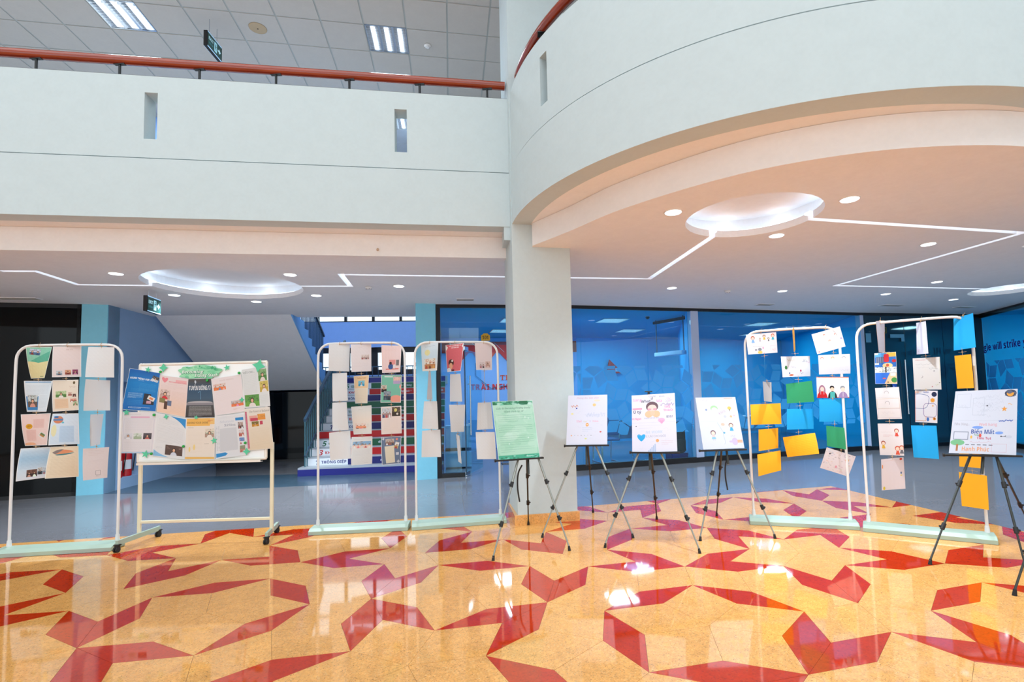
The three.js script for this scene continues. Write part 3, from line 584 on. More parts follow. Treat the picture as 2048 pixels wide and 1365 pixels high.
{
  const xs = [[0.4, 0.665], [0.675, 1.955], [1.965, 2.87], [3.06, 5.30], [5.32, 6.92]];
  pane(4, onGlass(GB, GC, xs[0][0]), onGlass(GB, GC, xs[0][1]), 'narrow blue glass pane beside the column', [0.6, 1.88, 0.235, 0, -4]);
  pane(5, onGlass(GB, GC, xs[1][0]), onGlass(GB, GC, xs[1][1]), 'blue glass pane with rhombic film behind the first easels', [0.6, 1.88, 0.235, -1.0, -6.2]);
  pane(6, onGlass(GB, GC, xs[2][0]), onGlass(GB, GC, xs[2][1]), 'blue glass pane left of the white post', [0.6, 1.88, 0.235, 4.4, -6.2]);
  pane(7, onGlass(GB, GC, xs[3][0]), onGlass(GB, GC, xs[3][1]), 'wide blue glass pane right of the white post', [0.6, 1.88, 0.235, -6, -5]);
  pane(8, onGlass(GB, GC, xs[4][0]), onGlass(GB, GC, xs[4][1]), 'blue glass pane behind the fourth rack', [0.6, 1.88, 0.235, 3.5, -7]);
  const p9 = pane(9, GA, [-1.47, -9.042], 'fixed glass pane beside the blue pillar and the transom above the door');
  mesh('transom', wallGeo([-1.465, -9.043], GB, 0.012, 2.28, 2.95), M.glass, p9);
  pane(10, [10.14, -11.95], [9.57, -9.95], 'right blue glass wall with purple lettering', [0.6, 1.88, 0.30, -1.5, -5], M.glass);
  pane(11, [9.565, -9.93], GE, 'right blue glass wall beyond the picture');
  const bar2 = (p, q, y0, y1, t = 0.06) => wallGeo(p, q, t, y0, y1);
  struct('trim_2', merge([bar2(GA, GB, 2.94, 3.0), bar2(GB, GC, 2.94, 3.0), bar2(GC, GD, 2.94, 3.0), bar2([GD[0] - 0.02, GD[1]], GE, 2.90, 3.0)]), M.black, 'black head rail above the glass fronts');
  struct('trim_3', merge([bar2(GB, GC, 0, 0.1), bar2(GC, GD, 0, 0.08), bar2([GD[0] - 0.02, GD[1]], GE, 0, 0.1), bar2(GA, [-1.42, -9.05], 0, 0.07)]), M.black, 'black sill rail below the glass fronts');
  struct('trim_4', merge([bar2([GA[0] + 0.002, GA[1] + 0.01], [-1.80, -8.982], 0, 2.96, 0.08)]), M.black, 'black jamb of the glass door');
  struct('trim_5', merge([prism(wallPoly(onGlass(GB, GC, 2.885), onGlass(GB, GC, 3.045), 0.12), 0.09, 2.95)]), std(0.50, 0.60, 0.82, { roughness: 0.6 }), 'pale blue-white post in the glass front');
  struct('trim_6', merge([prism(wallPoly(onGlass(GB, GC, 6.93), onGlass(GB, GC, 7.02), 0.12), 0.09, 2.95)]), std(0.50, 0.60, 0.82, { roughness: 0.6 }), 'pale post between the blue glass and the dark door');
  struct('trim_7', prism([[10.0, -12.03], [10.24, -12.08], [10.3, -12.3], [10.02, -12.25]], 0, 2.95), M.black, 'black corner post of the right glass');
  // open glass door leaf of room 101
  const door = structGroup('door_1', 'open frameless glass door of the first classroom'), h = [-1.39, -9.06], e = [-1.22, -9.98];
  mesh('leaf', wallGeo(h, e, 0.012, 0.03, 2.2), M.glass, door);
  mesh('fitting', merge([wallGeo(h, lerp2(h, e, 0.2), 0.03, 0.01, 0.08), wallGeo(h, lerp2(h, e, 0.2), 0.03, 2.18, 2.26)]), M.steel, door);
  mesh('edge', wallGeo(lerp2(h, e, -0.01), lerp2(h, e, 0.012), 0.016, 0.03, 2.2), M.railBlue, door);
  mesh('handle', merge([rod(V3(-1.33, 0.7, -9.22), V3(-1.33, 1.75, -9.22), 0.014), rod(V3(-1.33, 0.9, -9.22), V3(-1.37, 0.9, -9.22), 0.008), rod(V3(-1.33, 1.6, -9.22), V3(-1.37, 1.6, -9.22), 0.008)]), M.steel, door);
  // dark double door of room 103
  const d3 = structGroup('door_2', 'dark glass double door at the right corner');
  const A = onGlass(GB, GC, 7.02), q1 = lerp2(A, GD, 0.33), q2 = lerp2(A, GD, 0.66), dk = phys(0.012, 0.05, 0.085, { roughness: 0.05 });
  for (const [a, b] of [[A, q1], [q1, q2], [q2, GD]]) mesh('pane', wallGeo(lerp2(a, b, 0.006), lerp2(a, b, 0.994), 0.014, 0.08, 2.94), dk, d3);
  const on = (t, y, o = 0.03) => { const [x, z] = lerp2(A, GD, t); return V3(x + 0.22 * o, y, z + o); };
  mesh('handle', rod(on(0.30, 0.75, 0.06), on(0.30, 1.95, 0.06), 0.016), M.steel, d3);
  mesh('fitting', merge([quadSlab([on(0.20, 2.52), on(0.315, 2.52), on(0.315, 2.44), on(0.20, 2.44)], 0.01), quadSlab([on(0.29, 2.44), on(0.315, 2.44), on(0.315, 2.36), on(0.29, 2.36)], 0.01), quadSlab([on(0.0, 2.54), on(0.04, 2.54), on(0.04, 2.34), on(0.0, 2.34)], 0.01)]), std(0.12, 0.36, 0.55), d3);
  mesh('sticker', quadSlab([on(0.19, 1.42), on(0.225, 1.42), on(0.225, 1.24), on(0.19, 1.24)], 0.002), [std(1, 1, 1, { map: canvasTex(64, 96, (x, w, h) => { x.fillStyle = '#1d4fb8'; x.fillRect(0, 0, w, h); x.strokeStyle = '#fff'; x.lineWidth = 7; x.beginPath(); x.moveTo(22, 20); x.lineTo(22, 50); x.lineTo(44, 62); x.stroke(); x.fillStyle = '#cfe0ff'; x.fillRect(6, 78, 52, 10); }) }), M.navy], d3);
  mesh('number_plate', quadSlab([on(0.105, 2.68), on(0.175, 2.68), on(0.175, 2.54), on(0.105, 2.54)], 0.004), [std(1, 1, 1, { map: canvasTex(128, 80, (x) => { x.fillStyle = '#23300e'; x.fillRect(0, 0, 128, 80); x.strokeStyle = '#5c6414'; x.lineWidth = 5; x.strokeRect(6, 6, 116, 68); x.fillStyle = '#56600f'; x.font = 'bold 54px serif'; x.textAlign = 'center'; x.textBaseline = 'middle'; x.fillText('103', 64, 42); }) }), M.blackMatte], d3);
  mesh('door_leaves_gap', wallGeo(lerp2(A, GD, 0.325), lerp2(A, GD, 0.332), 0.02, 0.08, 2.94), M.black, d3);
}
// number plate 101 over the open door
{
  const o = thing('number_plate', 'yellow and black 101 room number plate over the glass door', 'sign', [-1.03, 2.42, -9.118], rad(10.3));
  const s = new THREE.Shape(); [[-0.078, -0.065], [0.078, -0.065], [0.078, 0.03], [0.05, 0.045], [0.035, 0.065], [-0.035, 0.065], [-0.05, 0.045], [-0.078, 0.03]].forEach(([x, y], i) => (i ? s.lineTo(x, y) : s.moveTo(x, y)));
  mesh('plate', new THREE.ExtrudeGeometry(s, { depth: 0.006, bevelEnabled: false }), std(0.62, 0.38, 0.02), o);
  mesh('digits', quadSlab([V3(-0.066, 0.04, 0), V3(0.066, 0.04, 0), V3(0.066, -0.05, 0), V3(-0.066, -0.05, 0)], 0.001, 0.0062), [std(1, 1, 1, { map: canvasTex(160, 96, (x) => { x.fillStyle = '#c79a18'; x.fillRect(0, 0, 160, 96); x.fillStyle = '#0a0a0a'; x.font = 'bold 84px serif'; x.textAlign = 'center'; x.textBaseline = 'middle'; x.fillText('101', 80, 52); }) }), M.blackMatte], o);
}
// rooms behind the glass
const R1 = [-2.75, -13.9], R2 = [0.9, -14.55], R3 = [6.2, -16.6], R4 = [12.0, -18.2];
struct('wall_room', merge([wallGeo(R1, R2, 0.2, 0, 3.25)]), M.blueLitWallPale, 'back wall of the first classroom, its blue light put into a pale blue colour');
struct('wall_room', merge([wallGeo(R2, R3, 0.2, 0, 3.25), wallGeo([2.98, -10.3], [3.9, -14.6], 0.12, 0, 3.0)]), M.blueLitWall, 'walls of the second classroom with the blue light put into their colour');
struct('wall_room', merge([wallGeo(R3, R4, 0.2, 0, 3.25), wallGeo([7.1, -11.5], [7.9, -17.0], 0.12, 0, 3.0), wallGeo([10.35, -12.3], [12.2, -12.0], 0.12, 0, 3.0), wallGeo([12.1, -12], [11.4, -7], 0.12, 0, 3.0)]), M.blueLitWall, 'walls of the third classroom with the blue light put into their colour');
struct('wall_room', wallGeo([0.45, -9.5], [0.75, -14.5], 0.1, 0, 3.0), M.blueLitWallPale, 'partition between the first and second classroom');
struct('ceiling', merge([prism([[-1.84, -9.1], [0.4, -9.52], [7.0, -11.46], [7.7, -17.0], [6.2, -16.6], [0.9, -14.55], [-2.75, -13.9]], 2.975, 2.998), prism([[10.3, -12.2], [9.03, -7.2], [11.4, -7.0], [12.1, -12.0]], 2.975, 2.998)]), M.blueLitCeil, 'added ceiling panel of the classrooms with the blue light put into its colour');  // thin panel added below the white plaster to show the blue light
{ const w = structGroup('window_12', 'black glass sheet added for the dark void under the upper stair flight'); mesh('pane', wallGeo(stAt(-0.97, 2.64), stAt(-0.0, 2.64), 0.02, 0.03, 1.6), M.darkGlass, w); mesh('frame', merge([wallGeo(stAt(-0.97, 2.63), stAt(-0.0, 2.63), 0.05, 0, 0.05), wallGeo(stAt(-0.02, 2.63), stAt(0.0, 2.63), 0.05, 0, 1.62)]), M.black, w); }  // near-black sheet added so the space below the flight goes dark

// ---------------------------------------------------------------- display racks
const RK = [null, [-5.110, -5.009, 7.89, 0.930], [-2.416, -5.536, 5.42, 0.901], [-1.407, -5.626, 12.74, 0.899], [2.126, -5.482, -18.78, 0.883], [3.076, -5.093, -32.39, 0.880]];
const BAR = 1.972;
['white tube display rack at far left beside the black glass', 'white tube display rack before the stairs', 'white tube display rack just left of the column', 'white tube display rack with yellow and blue cards before the blue glass', 'white tube display rack at far right before the dark door'].forEach((label, i) => {
  const [x, z, a, w] = RK[i + 1], t = thing('display_rack', label, 'rack', [x, 0, z], rad(a), 'display racks');
  const r = 0.13, P = [V3(0, 0.06, 0), V3(0, 0.7, 0), V3(0, BAR - r, 0)];
  for (let k = 1; k <= 6; k++) { const q = k / 6 * Math.PI / 2; P.push(V3(r - r * Math.cos(q), BAR - r + r * Math.sin(q), 0)); }
  for (let k = 0; k <= 6; k++) { const q = k / 6 * Math.PI / 2; P.push(V3(w - r + r * Math.sin(q), BAR - r + r * Math.cos(q), 0)); }
  P.push(V3(w, 0.7, 0), V3(w, 0.06, 0));
  mesh('frame_tube', new THREE.TubeGeometry(new THREE.CatmullRomCurve3(P, false, 'centripetal'), 120, 0.0125, 10), M.rackWhite, t);
  for (const s of [0, w]) mesh('socket', new THREE.CylinderGeometry(0.016, 0.021, 0.07, 14).translate(s, 0.085, 0), M.rackWhite, t);
  const b = new THREE.Shape(); [[0.035, 0.006], [-0.158, 0.006], [-0.158, 0.034], [-0.115, 0.056], [0.02, 0.062], [0.035, 0.05]].forEach(([u, v], k) => (k ? b.lineTo(u, v) : b.moveTo(u, v)));
  mesh('base', new THREE.ExtrudeGeometry(b, { depth: w + 0.085, bevelEnabled: true, bevelSize: 0.004, bevelThickness: 0.004, bevelSegments: 1 }).rotateY(Math.PI / 2).translate(-0.0425, 0, 0), M.rackBase, t);
  mesh('base_gasket', box(w + 0.07, 0.006, 0.17, w / 2, 0.003, 0.06), M.rubber, t);
});

// ---------------------------------------------------------------- prints
const words = (x, X, Y, W, n, lh, col, t = 1.4, last = 0.6) => { x.fillStyle = col; for (let i = 0; i < n; i++) { let p = X; const e = X + W * (i === n - 1 ? last : 1); while (p < e) { const l = Math.min(e - p, 5 + rnd() * 14); x.fillRect(p, Y + i * lh, l, t); p += l + 2.4; } } };
const ell = (x, X, Y, a, b, c) => { x.fillStyle = c; x.beginPath(); x.ellipse(X, Y, a, b, 0, 0, 7); x.fill(); };
function snap(x, X, Y, w, h, bg, people, rot = 0) {   // a small printed photo: ground colours and figures
  x.save(); x.translate(X + w / 2, Y + h / 2); x.rotate(rot); x.translate(-w / 2, -h / 2); x.beginPath(); x.rect(0, 0, w, h); x.clip();
  x.fillStyle = bg[0]; x.fillRect(0, 0, w, h); x.fillStyle = bg[1]; x.fillRect(0, h * 0.55, w, h * 0.45);
  for (let i = 0; i < 26; i++) { x.globalAlpha = 0.35; ell(x, rnd() * w, rnd() * h * 0.6, w * 0.06, h * 0.06, bg[i % 2 ? 2 : 1] || bg[1]); } x.globalAlpha = 1;
  const n = people.length; people.forEach((c, i) => { const px = w * (i + 0.5) / n, s = Math.min(w / n, h) * 0.5; ell(x, px, h * 0.48, s * 0.34, s * 0.46, '#33221d'); ell(x, px, h * 0.5, s * 0.24, s * 0.32, '#e8b796'); x.fillStyle = c; x.beginPath(); x.ellipse(px, h * 1.02, s * 0.62, h * 0.34, 0, 0, 7); x.fill(); });
  x.restore();
}
const fillBg = (x, w, h, c) => { x.fillStyle = c; x.fillRect(0, 0, w, h); };
const edgeW = (x, w, h, c = '#f4f4f4', t = 6) => { x.strokeStyle = c; x.lineWidth = t * 2; x.strokeRect(0, 0, w, h); };
const grad = (x, w, h, list) => { const g = x.createLinearGradient(0, 0, 0, h); list.forEach((c, i) => g.addColorStop(i / (list.length - 1), c)); x.fillStyle = g; x.fillRect(0, 0, w, h); };
function doll(x, X, Y, s, hair, top, skirt = top) {   // child's drawing of a figure
  ell(x, X, Y, s, s * 1.05, hair); ell(x, X, Y + s * 0.2, s * 0.72, s * 0.78, '#f6dcc8'); x.fillStyle = '#333'; x.fillRect(X - s * 0.35, Y + s * 0.15, 2, 3); x.fillRect(X + s * 0.28, Y + s * 0.15, 2, 3);
  x.fillStyle = '#d8746c'; x.fillRect(X - s * 0.12, Y + s * 0.6, s * 0.26, 2); x.fillStyle = top; x.beginPath(); x.moveTo(X - s * 0.45, Y + s); x.lineTo(X + s * 0.45, Y + s); x.lineTo(X + s * 0.6, Y + s * 1.8); x.lineTo(X - s * 0.6, Y + s * 1.8); x.fill();
  x.fillStyle = skirt; x.beginPath(); x.moveTo(X - s * 0.6, Y + s * 1.7); x.lineTo(X + s * 0.6, Y + s * 1.7); x.lineTo(X + s * 0.85, Y + s * 2.6); x.lineTo(X - s * 0.85, Y + s * 2.6); x.fill();
  x.strokeStyle = '#555'; x.lineWidth = 2; x.beginPath(); x.moveTo(X - s * 0.3, Y + s * 2.6); x.lineTo(X - s * 0.3, Y + s * 3.1); x.moveTo(X + s * 0.3, Y + s * 2.6); x.lineTo(X + s * 0.3, Y + s * 3.1); x.stroke();
}
const scrib = (x, X, Y, w, h, col, n = 14, lw = 1.6) => { x.strokeStyle = col; x.lineWidth = lw; x.beginPath(); x.moveTo(X, Y + h / 2); for (let i = 1; i <= n; i++) x.lineTo(X + w * i / n, Y + h * rnd()); x.stroke(); };
const star = (x, X, Y, r, c, n = 5, k = 0.45, rot = -Math.PI / 2) => { x.fillStyle = c; x.beginPath(); for (let i = 0; i < 2 * n; i++) { const q = i % 2 ? r * k : r, t = rot + i * Math.PI / n; i ? x.lineTo(X + q * Math.cos(t), Y + q * Math.sin(t)) : x.moveTo(X + q * Math.cos(t), Y + q * Math.sin(t)); } x.closePath(); x.fill(); };
const heart = (x, X, Y, s, c) => { x.fillStyle = c; x.beginPath(); x.moveTo(X, Y + s); x.bezierCurveTo(X - s * 1.7, Y - s * 0.3, X - s * 0.8, Y - s * 1.3, X, Y - s * 0.45); x.bezierCurveTo(X + s * 0.8, Y - s * 1.3, X + s * 1.7, Y - s * 0.3, X, Y + s); x.fill(); };
const txt = (x, s, X, Y, font, c, al = 'left', mw) => { x.font = font; x.fillStyle = c; x.textAlign = al; x.textBaseline = 'middle'; vText(x, s, X, Y, al, mw); };
const A4 = (draw) => std(0.84, 0.84, 0.84, { roughness: 0.8, map: canvasTex(300, 424, draw) });
const A4L = (draw) => std(0.84, 0.84, 0.84, { roughness: 0.8, map: canvasTex(424, 300, draw) });
const INK = '#8b8f96';
const P = {
  beach: A4((x, w, h) => { fillBg(x, w, h, '#e9dca4'); x.fillStyle = '#8fd0b4'; x.beginPath(); x.moveTo(0, 0); x.lineTo(w, 0); x.lineTo(w, 190); x.lineTo(150, 215); x.lineTo(90, 200); x.lineTo(0, 190); x.fill(); x.fillStyle = '#5fb598'; x.beginPath(); x.moveTo(40, 190); x.lineTo(170, 120); x.lineTo(300, 50); x.lineTo(300, 190); x.lineTo(150, 215); x.fill(); snap(x, 38, 26, 130, 80, ['#c9d7e8', '#4f6d92', '#b86a5a'], ['#8a2f2a', '#32527a'], 0.12); x.fillStyle = '#5a8a5c'; x.fillRect(190, 396, 70, 8); edgeW(x, w, h, '#eef2ea', 5); }),
  pinkPhotos: A4((x, w, h) => { fillBg(x, w, h, '#f3e2df'); txt(x, 'EM VÀ', 170, 46, '22px serif', '#c9a79f', 'center'); snap(x, 40, 336, 60, 60, ['#d8dce0', '#9aa7b2'], ['#44556a']); snap(x, 128, 326, 62, 64, ['#e9b08a', '#a24f3c'], ['#7a2f22']); snap(x, 205, 322, 60, 68, ['#a14a6c', '#6d2a50'], ['#d98aa8']); words(x, 130, 400, 120, 2, 8, '#cbb0a8'); edgeW(x, w, h); }),
  paleBlue: A4((x, w, h) => { fillBg(x, w, h, '#e3edf4'); x.fillStyle = '#5b9bd0'; x.fillRect(14, 10, 272, 12); x.fillStyle = '#3a87c4'; x.fillRect(14, 212, 150, 190); snap(x, 28, 196, 126, 166, ['#cfd8d8', '#6b5a52', '#2f4a38'], ['#e2a08e']); words(x, 22, 64, 250, 12, 11, '#aab8c4'); words(x, 180, 200, 100, 16, 11, '#aab8c4'); edgeW(x, w, h); }),
  creamPhotos: A4((x, w, h) => { fillBg(x, w, h, '#f1e4d2'); snap(x, 38, 150, 118, 86, ['#c8d8a8', '#5c8a48'], ['#f2ece4']); snap(x, 178, 172, 44, 48, ['#e7c9bb', '#9a5a52'], ['#c86a64']); snap(x, 232, 196, 40, 42, ['#6e4a44', '#3a2a2a'], ['#d8a79a']); snap(x, 200, 260, 78, 46, ['#f0b3a2', '#b95e4e'], ['#fff', '#3d5a3e']); snap(x, 234, 300, 54, 60, ['#d6e0c0', '#6a8d55'], ['#efc8b8']); ell(x, 246, 40, 14, 20, '#6b5a3a'); words(x, 30, 250, 130, 12, 10, '#c9b79e'); x.fillStyle = '#f0cfae'; x.fillRect(26, 256, 150, 130); words(x, 36, 268, 130, 9, 12, '#c49f7c'); scrib(x, 190, 80, 80, 30, '#c79a8a'); edgeW(x, w, h); }),
  pinkNote: A4((x, w, h) => { fillBg(x, w, h, '#f2d6cf'); ell(x, 76, 166, 36, 34, '#e0a51e'); words(x, 56, 150, 44, 3, 12, '#7a4a10', 4); x.save(); x.translate(226, 288); x.rotate(0.6); x.fillStyle = '#e8eae6'; x.fillRect(-40, -28, 80, 62); x.fillStyle = '#6e7f4a'; x.fillRect(-32, -22, 64, 42); x.fillStyle = '#c48a4e'; x.fillRect(-32, 2, 64, 18); x.restore(); x.fillStyle = '#ecc4bc'; x.fillRect(120, 70, 120, 120); x.fillRect(40, 210, 110, 150); words(x, 128, 82, 100, 9, 12, '#c79f98'); words(x, 46, 222, 98, 11, 12, '#c79f98'); ell(x, 70, 404, 70, 24, '#f0b48c'); edgeW(x, w, h); }),
  blueBall: A4((x, w, h) => { fillBg(x, w, h, '#dbe9f6'); ell(x, 74, 84, 52, 50, '#dc8a66'); x.fillStyle = '#5f86b4'; x.fillRect(20, 70, 104, 26); ell(x, 48, 46, 26, 12, '#2c6fae'); ell(x, 124, 122, 14, 12, '#6cc4d8'); x.fillStyle = '#c3dbf2'; x.fillRect(96, 170, 150, 220); words(x, 104, 184, 132, 14, 14, '#a3bdd8'); ell(x, 40, 230, 26, 80, '#efe6b8'); edgeW(x, w, h); }),
  skyText: A4((x, w, h) => { grad(x, w, h, ['#dbe7f0', '#a9cbe4', '#cfe0ee', '#e3e6ee']); words(x, 26, 40, 250, 24, 10, '#7f9fba'); snap(x, 84, 292, 92, 96, ['#7a5548', '#3c2a26'], ['#c98', '#efe']); snap(x, 180, 276, 46, 92, ['#d6d0c8', '#44505c'], ['#222']); snap(x, 230, 280, 56, 90, ['#c8d2dc', '#8899aa'], ['#b55', '#57a', '#333']); edgeW(x, w, h); }),
  creamWave: A4((x, w, h) => { fillBg(x, w, h, '#efdcc0'); x.fillStyle = '#e8956a'; x.beginPath(); x.moveTo(30, 80); x.quadraticCurveTo(110, 10, 250, 70); x.quadraticCurveTo(200, 100, 60, 104); x.fill(); x.fillStyle = '#8d7d78'; x.beginPath(); x.moveTo(30, 80); x.quadraticCurveTo(80, 30, 140, 40); x.quadraticCurveTo(100, 80, 60, 104); x.fill(); x.fillStyle = '#3f7f84'; x.beginPath(); x.moveTo(60, 108); x.quadraticCurveTo(170, 96, 256, 84); x.quadraticCurveTo(200, 120, 80, 120); x.fill(); words(x, 34, 140, 226, 20, 12.4, '#c6ab88', 1.2); edgeW(x, w, h, '#f6efe2'); }),
  pinkStub: A4((x, w, h) => { fillBg(x, w, h, '#efe2e0'); words(x, 60, 36, 180, 4, 20, '#d7b8b0', 2); x.strokeStyle = '#77706c'; x.lineWidth = 3; x.strokeRect(150, 310, 56, 60); words(x, 150, 376, 60, 3, 8, '#99908a'); words(x, 60, 170, 180, 3, 16, '#dcc8c2'); }),
  fig1: A4((x, w, h) => { fillBg(x, w, h, '#eee6e8'); words(x, 110, 38, 90, 2, 10, '#c8b6b6'); snap(x, 150, 164, 116, 70, ['#e6dad6', '#b9a6a2'], ['#a33', '#d99', '#533', '#b77']); words(x, 40, 300, 200, 3, 22, '#ddd0d2'); edgeW(x, w, h); }),
  creamTop: A4((x, w, h) => { fillBg(x, w, h, '#f1e2cc'); x.fillStyle = '#f3cfa2'; x.fillRect(0, 0, w, 190); txt(x, 'TRƯỞNG THÀNH', 156, 40, 'bold 23px sans-serif', '#c98d5c', 'center', 230); snap(x, 88, 78, 130, 84, ['#7fc7dc', '#3a9cc2', '#d7eef4'], ['#e6eef0']); words(x, 46, 210, 210, 14, 14, '#d8c2a6', 1.2); edgeW(x, w, h); }),
  sofa: A4((x, w, h) => { grad(x, w, h, ['#dfe2e0', '#f0e2d4', '#e2e4e2']); words(x, 100, 48, 110, 2, 9, '#bdb8b0'); snap(x, 44, 262, 168, 76, ['#ece0d8', '#ef9a74'], ['#444', '#e58', '#555']); x.fillStyle = '#f2a27c'; x.fillRect(60, 300, 140, 30); words(x, 226, 270, 34, 6, 10, '#b5aea6'); edgeW(x, w, h); }),
  crowd: A4((x, w, h) => { fillBg(x, w, h, '#e4e6e6'); words(x, 30, 38, 240, 2, 9, '#a9adb0'); snap(x, 18, 72, 264, 100, ['#8cb8dc', '#f0d2c4', '#6a4a3c'], ['#eee', '#e88', '#ddd', '#c77', '#eee']); words(x, 30, 200, 230, 6, 16, '#c3c6c6'); words(x, 180, 396, 90, 1, 8, '#9a9ea0'); edgeW(x, w, h); }),
  pinkRoom: A4((x, w, h) => { fillBg(x, w, h, '#f3d8d6'); x.fillStyle = '#e99a96'; x.fillRect(116, 224, 100, 130); x.fillStyle = '#7b7474'; x.fillRect(226, 226, 46, 90); x.fillStyle = '#e2756a'; x.fillRect(60, 360, 210, 16); ell(x, 140, 330, 40, 44, '#3c5d98'); ell(x, 138, 278, 20, 22, '#3a2a2e'); ell(x, 196, 330, 20, 34, '#e9e2e4'); words(x, 60, 60, 180, 3, 12, '#e6c2be'); edgeW(x, w, h, '#f7eeec'); }),
  tealColl: A4((x, w, h) => { fillBg(x, w, h, '#7cc4ad'); x.fillStyle = '#e8efec'; x.fillRect(44, 20, 124, 18); snap(x, 176, 26, 110, 110, ['#f2cdbf', '#b9a6cc', '#e28a7a'], []); ell(x, 226, 370, 90, 60, '#f0a592'); ell(x, 290, 180, 22, 34, '#f0a592'); snap(x, 4, 158, 78, 110, ['#d9cfc0', '#3b3330'], ['#222']); snap(x, 42, 250, 104, 138, ['#8d9aa8', '#3e4c5c', '#c9d0d6'], ['#60707e', '#2c3a48']); edgeW(x, w, h); }),
  twoPics: A4((x, w, h) => { fillBg(x, w, h, '#efe1da'); snap(x, 16, 22, 130, 150, ['#c9d2d8', '#a78a86', '#e0b9a9'], ['#3a4a78', '#c55', '#eee']); snap(x, 158, 14, 126, 140, ['#5e5248', '#3e362e', '#d9c87a'], []); ell(x, 214, 60, 22, 26, '#d9cf7a'); ell(x, 238, 120, 16, 16, '#eadfd4'); words(x, 40, 200, 210, 12, 15, '#dcc6bc', 1.2); edgeW(x, w, h); }),
  slate: A4((x, w, h) => { fillBg(x, w, h, '#6d7f9b'); snap(x, 62, 30, 130, 96, ['#c8bdb6', '#8a6a62'], ['#eee', '#a66', '#456']); x.save(); x.translate(128, 270); x.rotate(-0.07); x.fillStyle = '#e8e0ca'; x.fillRect(-72, -130, 144, 262); x.restore(); ell(x, 232, 40, 18, 18, '#ea8a78'); snap(x, 200, 84, 62, 100, ['#eef0f2', '#caa86a'], ['#a45'], 0.3); x.fillStyle = '#d4dae4'; x.fillRect(222, 244, 46, 40); star(x, 30, 28, 26, '#d9dee6', 4); star(x, 262, 384, 34, '#cfd6e2', 4); edgeW(x, w, h); }),
  family: A4((x, w, h) => { grad(x, w, h, ['#dfeaf0', '#cfe4ee', '#efe9df']); words(x, 66, 46, 180, 2, 12, '#9fbccc', 3); ell(x, 108, 144, 48, 46, '#e9e2a8'); words(x, 170, 110, 110, 9, 14, '#b6cbd6', 1.2); snap(x, 50, 240, 212, 150, ['#e8e2d4', '#c58a5a', '#d3744e'], ['#b54', '#7a4a2a', '#d9a45a']); edgeW(x, w, h); }),
  redGirl: A4((x, w, h) => { fillBg(x, w, h, '#dd6a72'); x.fillStyle = '#f3efee'; x.beginPath(); x.moveTo(0, 0); x.lineTo(40, 40); x.lineTo(20, 80); x.lineTo(0, 90); x.fill(); x.beginPath(); x.moveTo(w, 0); x.lineTo(w - 30, 40); x.lineTo(w, 80); x.fill(); txt(x, 'MỖI CÁ NHÂN ĐỀU CÓ', 156, 28, 'bold 19px sans-serif', '#fff', 'center', 230); txt(x, 'THỂ THAY ĐỔI?', 160, 56, 'bold 19px sans-serif', '#fff', 'center', 150); words(x, 40, 110, 220, 8, 16, '#c9545e', 1.4); ell(x, 92, 288, 52, 56, '#4a2a24'); ell(x, 112, 258, 16, 18, '#ece4de'); ell(x, 86, 336, 36, 48, '#eeb08a'); ell(x, 40, 408, 50, 44, '#f1eeee'); x.fillStyle = '#5c2c22'; x.fillRect(96, 392, 60, 32); edgeW(x, w, h); }),
  duo: A4((x, w, h) => { fillBg(x, w, h, '#efdfe0'); snap(x, 64, 300, 96, 92, ['#e6d6d6', '#c9b0b4'], ['#b5626a', '#3c3438']); snap(x, 176, 290, 90, 96, ['#e8c6bc', '#d0a49c', '#5a4038'], ['#e9c3b8']); words(x, 60, 80, 170, 1, 12, '#ead0d0'); edgeW(x, w, h); }),
  dolls: A4L((x, w, h) => { fillBg(x, w, h, '#eeeaf0'); doll(x, 90, 58, 28, '#c25a3c', '#7fb0e8'); doll(x, 190, 80, 14, '#8a8a8a', '#a9a2b0'); doll(x, 252, 44, 20, '#7a3a2a', '#e9c22e'); doll(x, 310, 84, 14, '#303038', '#6c7078'); doll(x, 372, 44, 24, '#d6573c', '#3fb8d0'); scrib(x, 70, 180, 140, 20, '#55575c'); ell(x, 176, 236, 26, 24, '#8a8f98'); ell(x, 176, 278, 34, 22, '#e8c86a'); ell(x, 120, 240, 18, 14, '#9c9ca4'); scrib(x, 350, 220, 50, 50, '#e69ab0'); ell(x, 224, 216, 8, 18, '#e08ab8'); x.strokeStyle = '#c4b8d0'; x.lineWidth = 2; x.strokeRect(330, 190, 88, 70); }),
  sketchRoom: A4L((x, w, h) => { fillBg(x, w, h, '#e6e8f1'); scrib(x, 90, 30, 110, 50, '#b9a27c', 30); scrib(x, 310, 36, 80, 60, '#777d88', 24); scrib(x, 374, 80, 40, 24, '#d080a0'); ell(x, 64, 162, 20, 28, '#3f7a42'); scrib(x, 84, 130, 70, 40, '#d79aa8'); scrib(x, 150, 140, 60, 40, '#6d5b78'); ell(x, 138, 272, 34, 12, '#d8633a'); ell(x, 112, 244, 10, 12, '#4a5a94'); ell(x, 282, 214, 12, 16, '#b8486c'); scrib(x, 270, 230, 50, 34, '#54608a'); }),
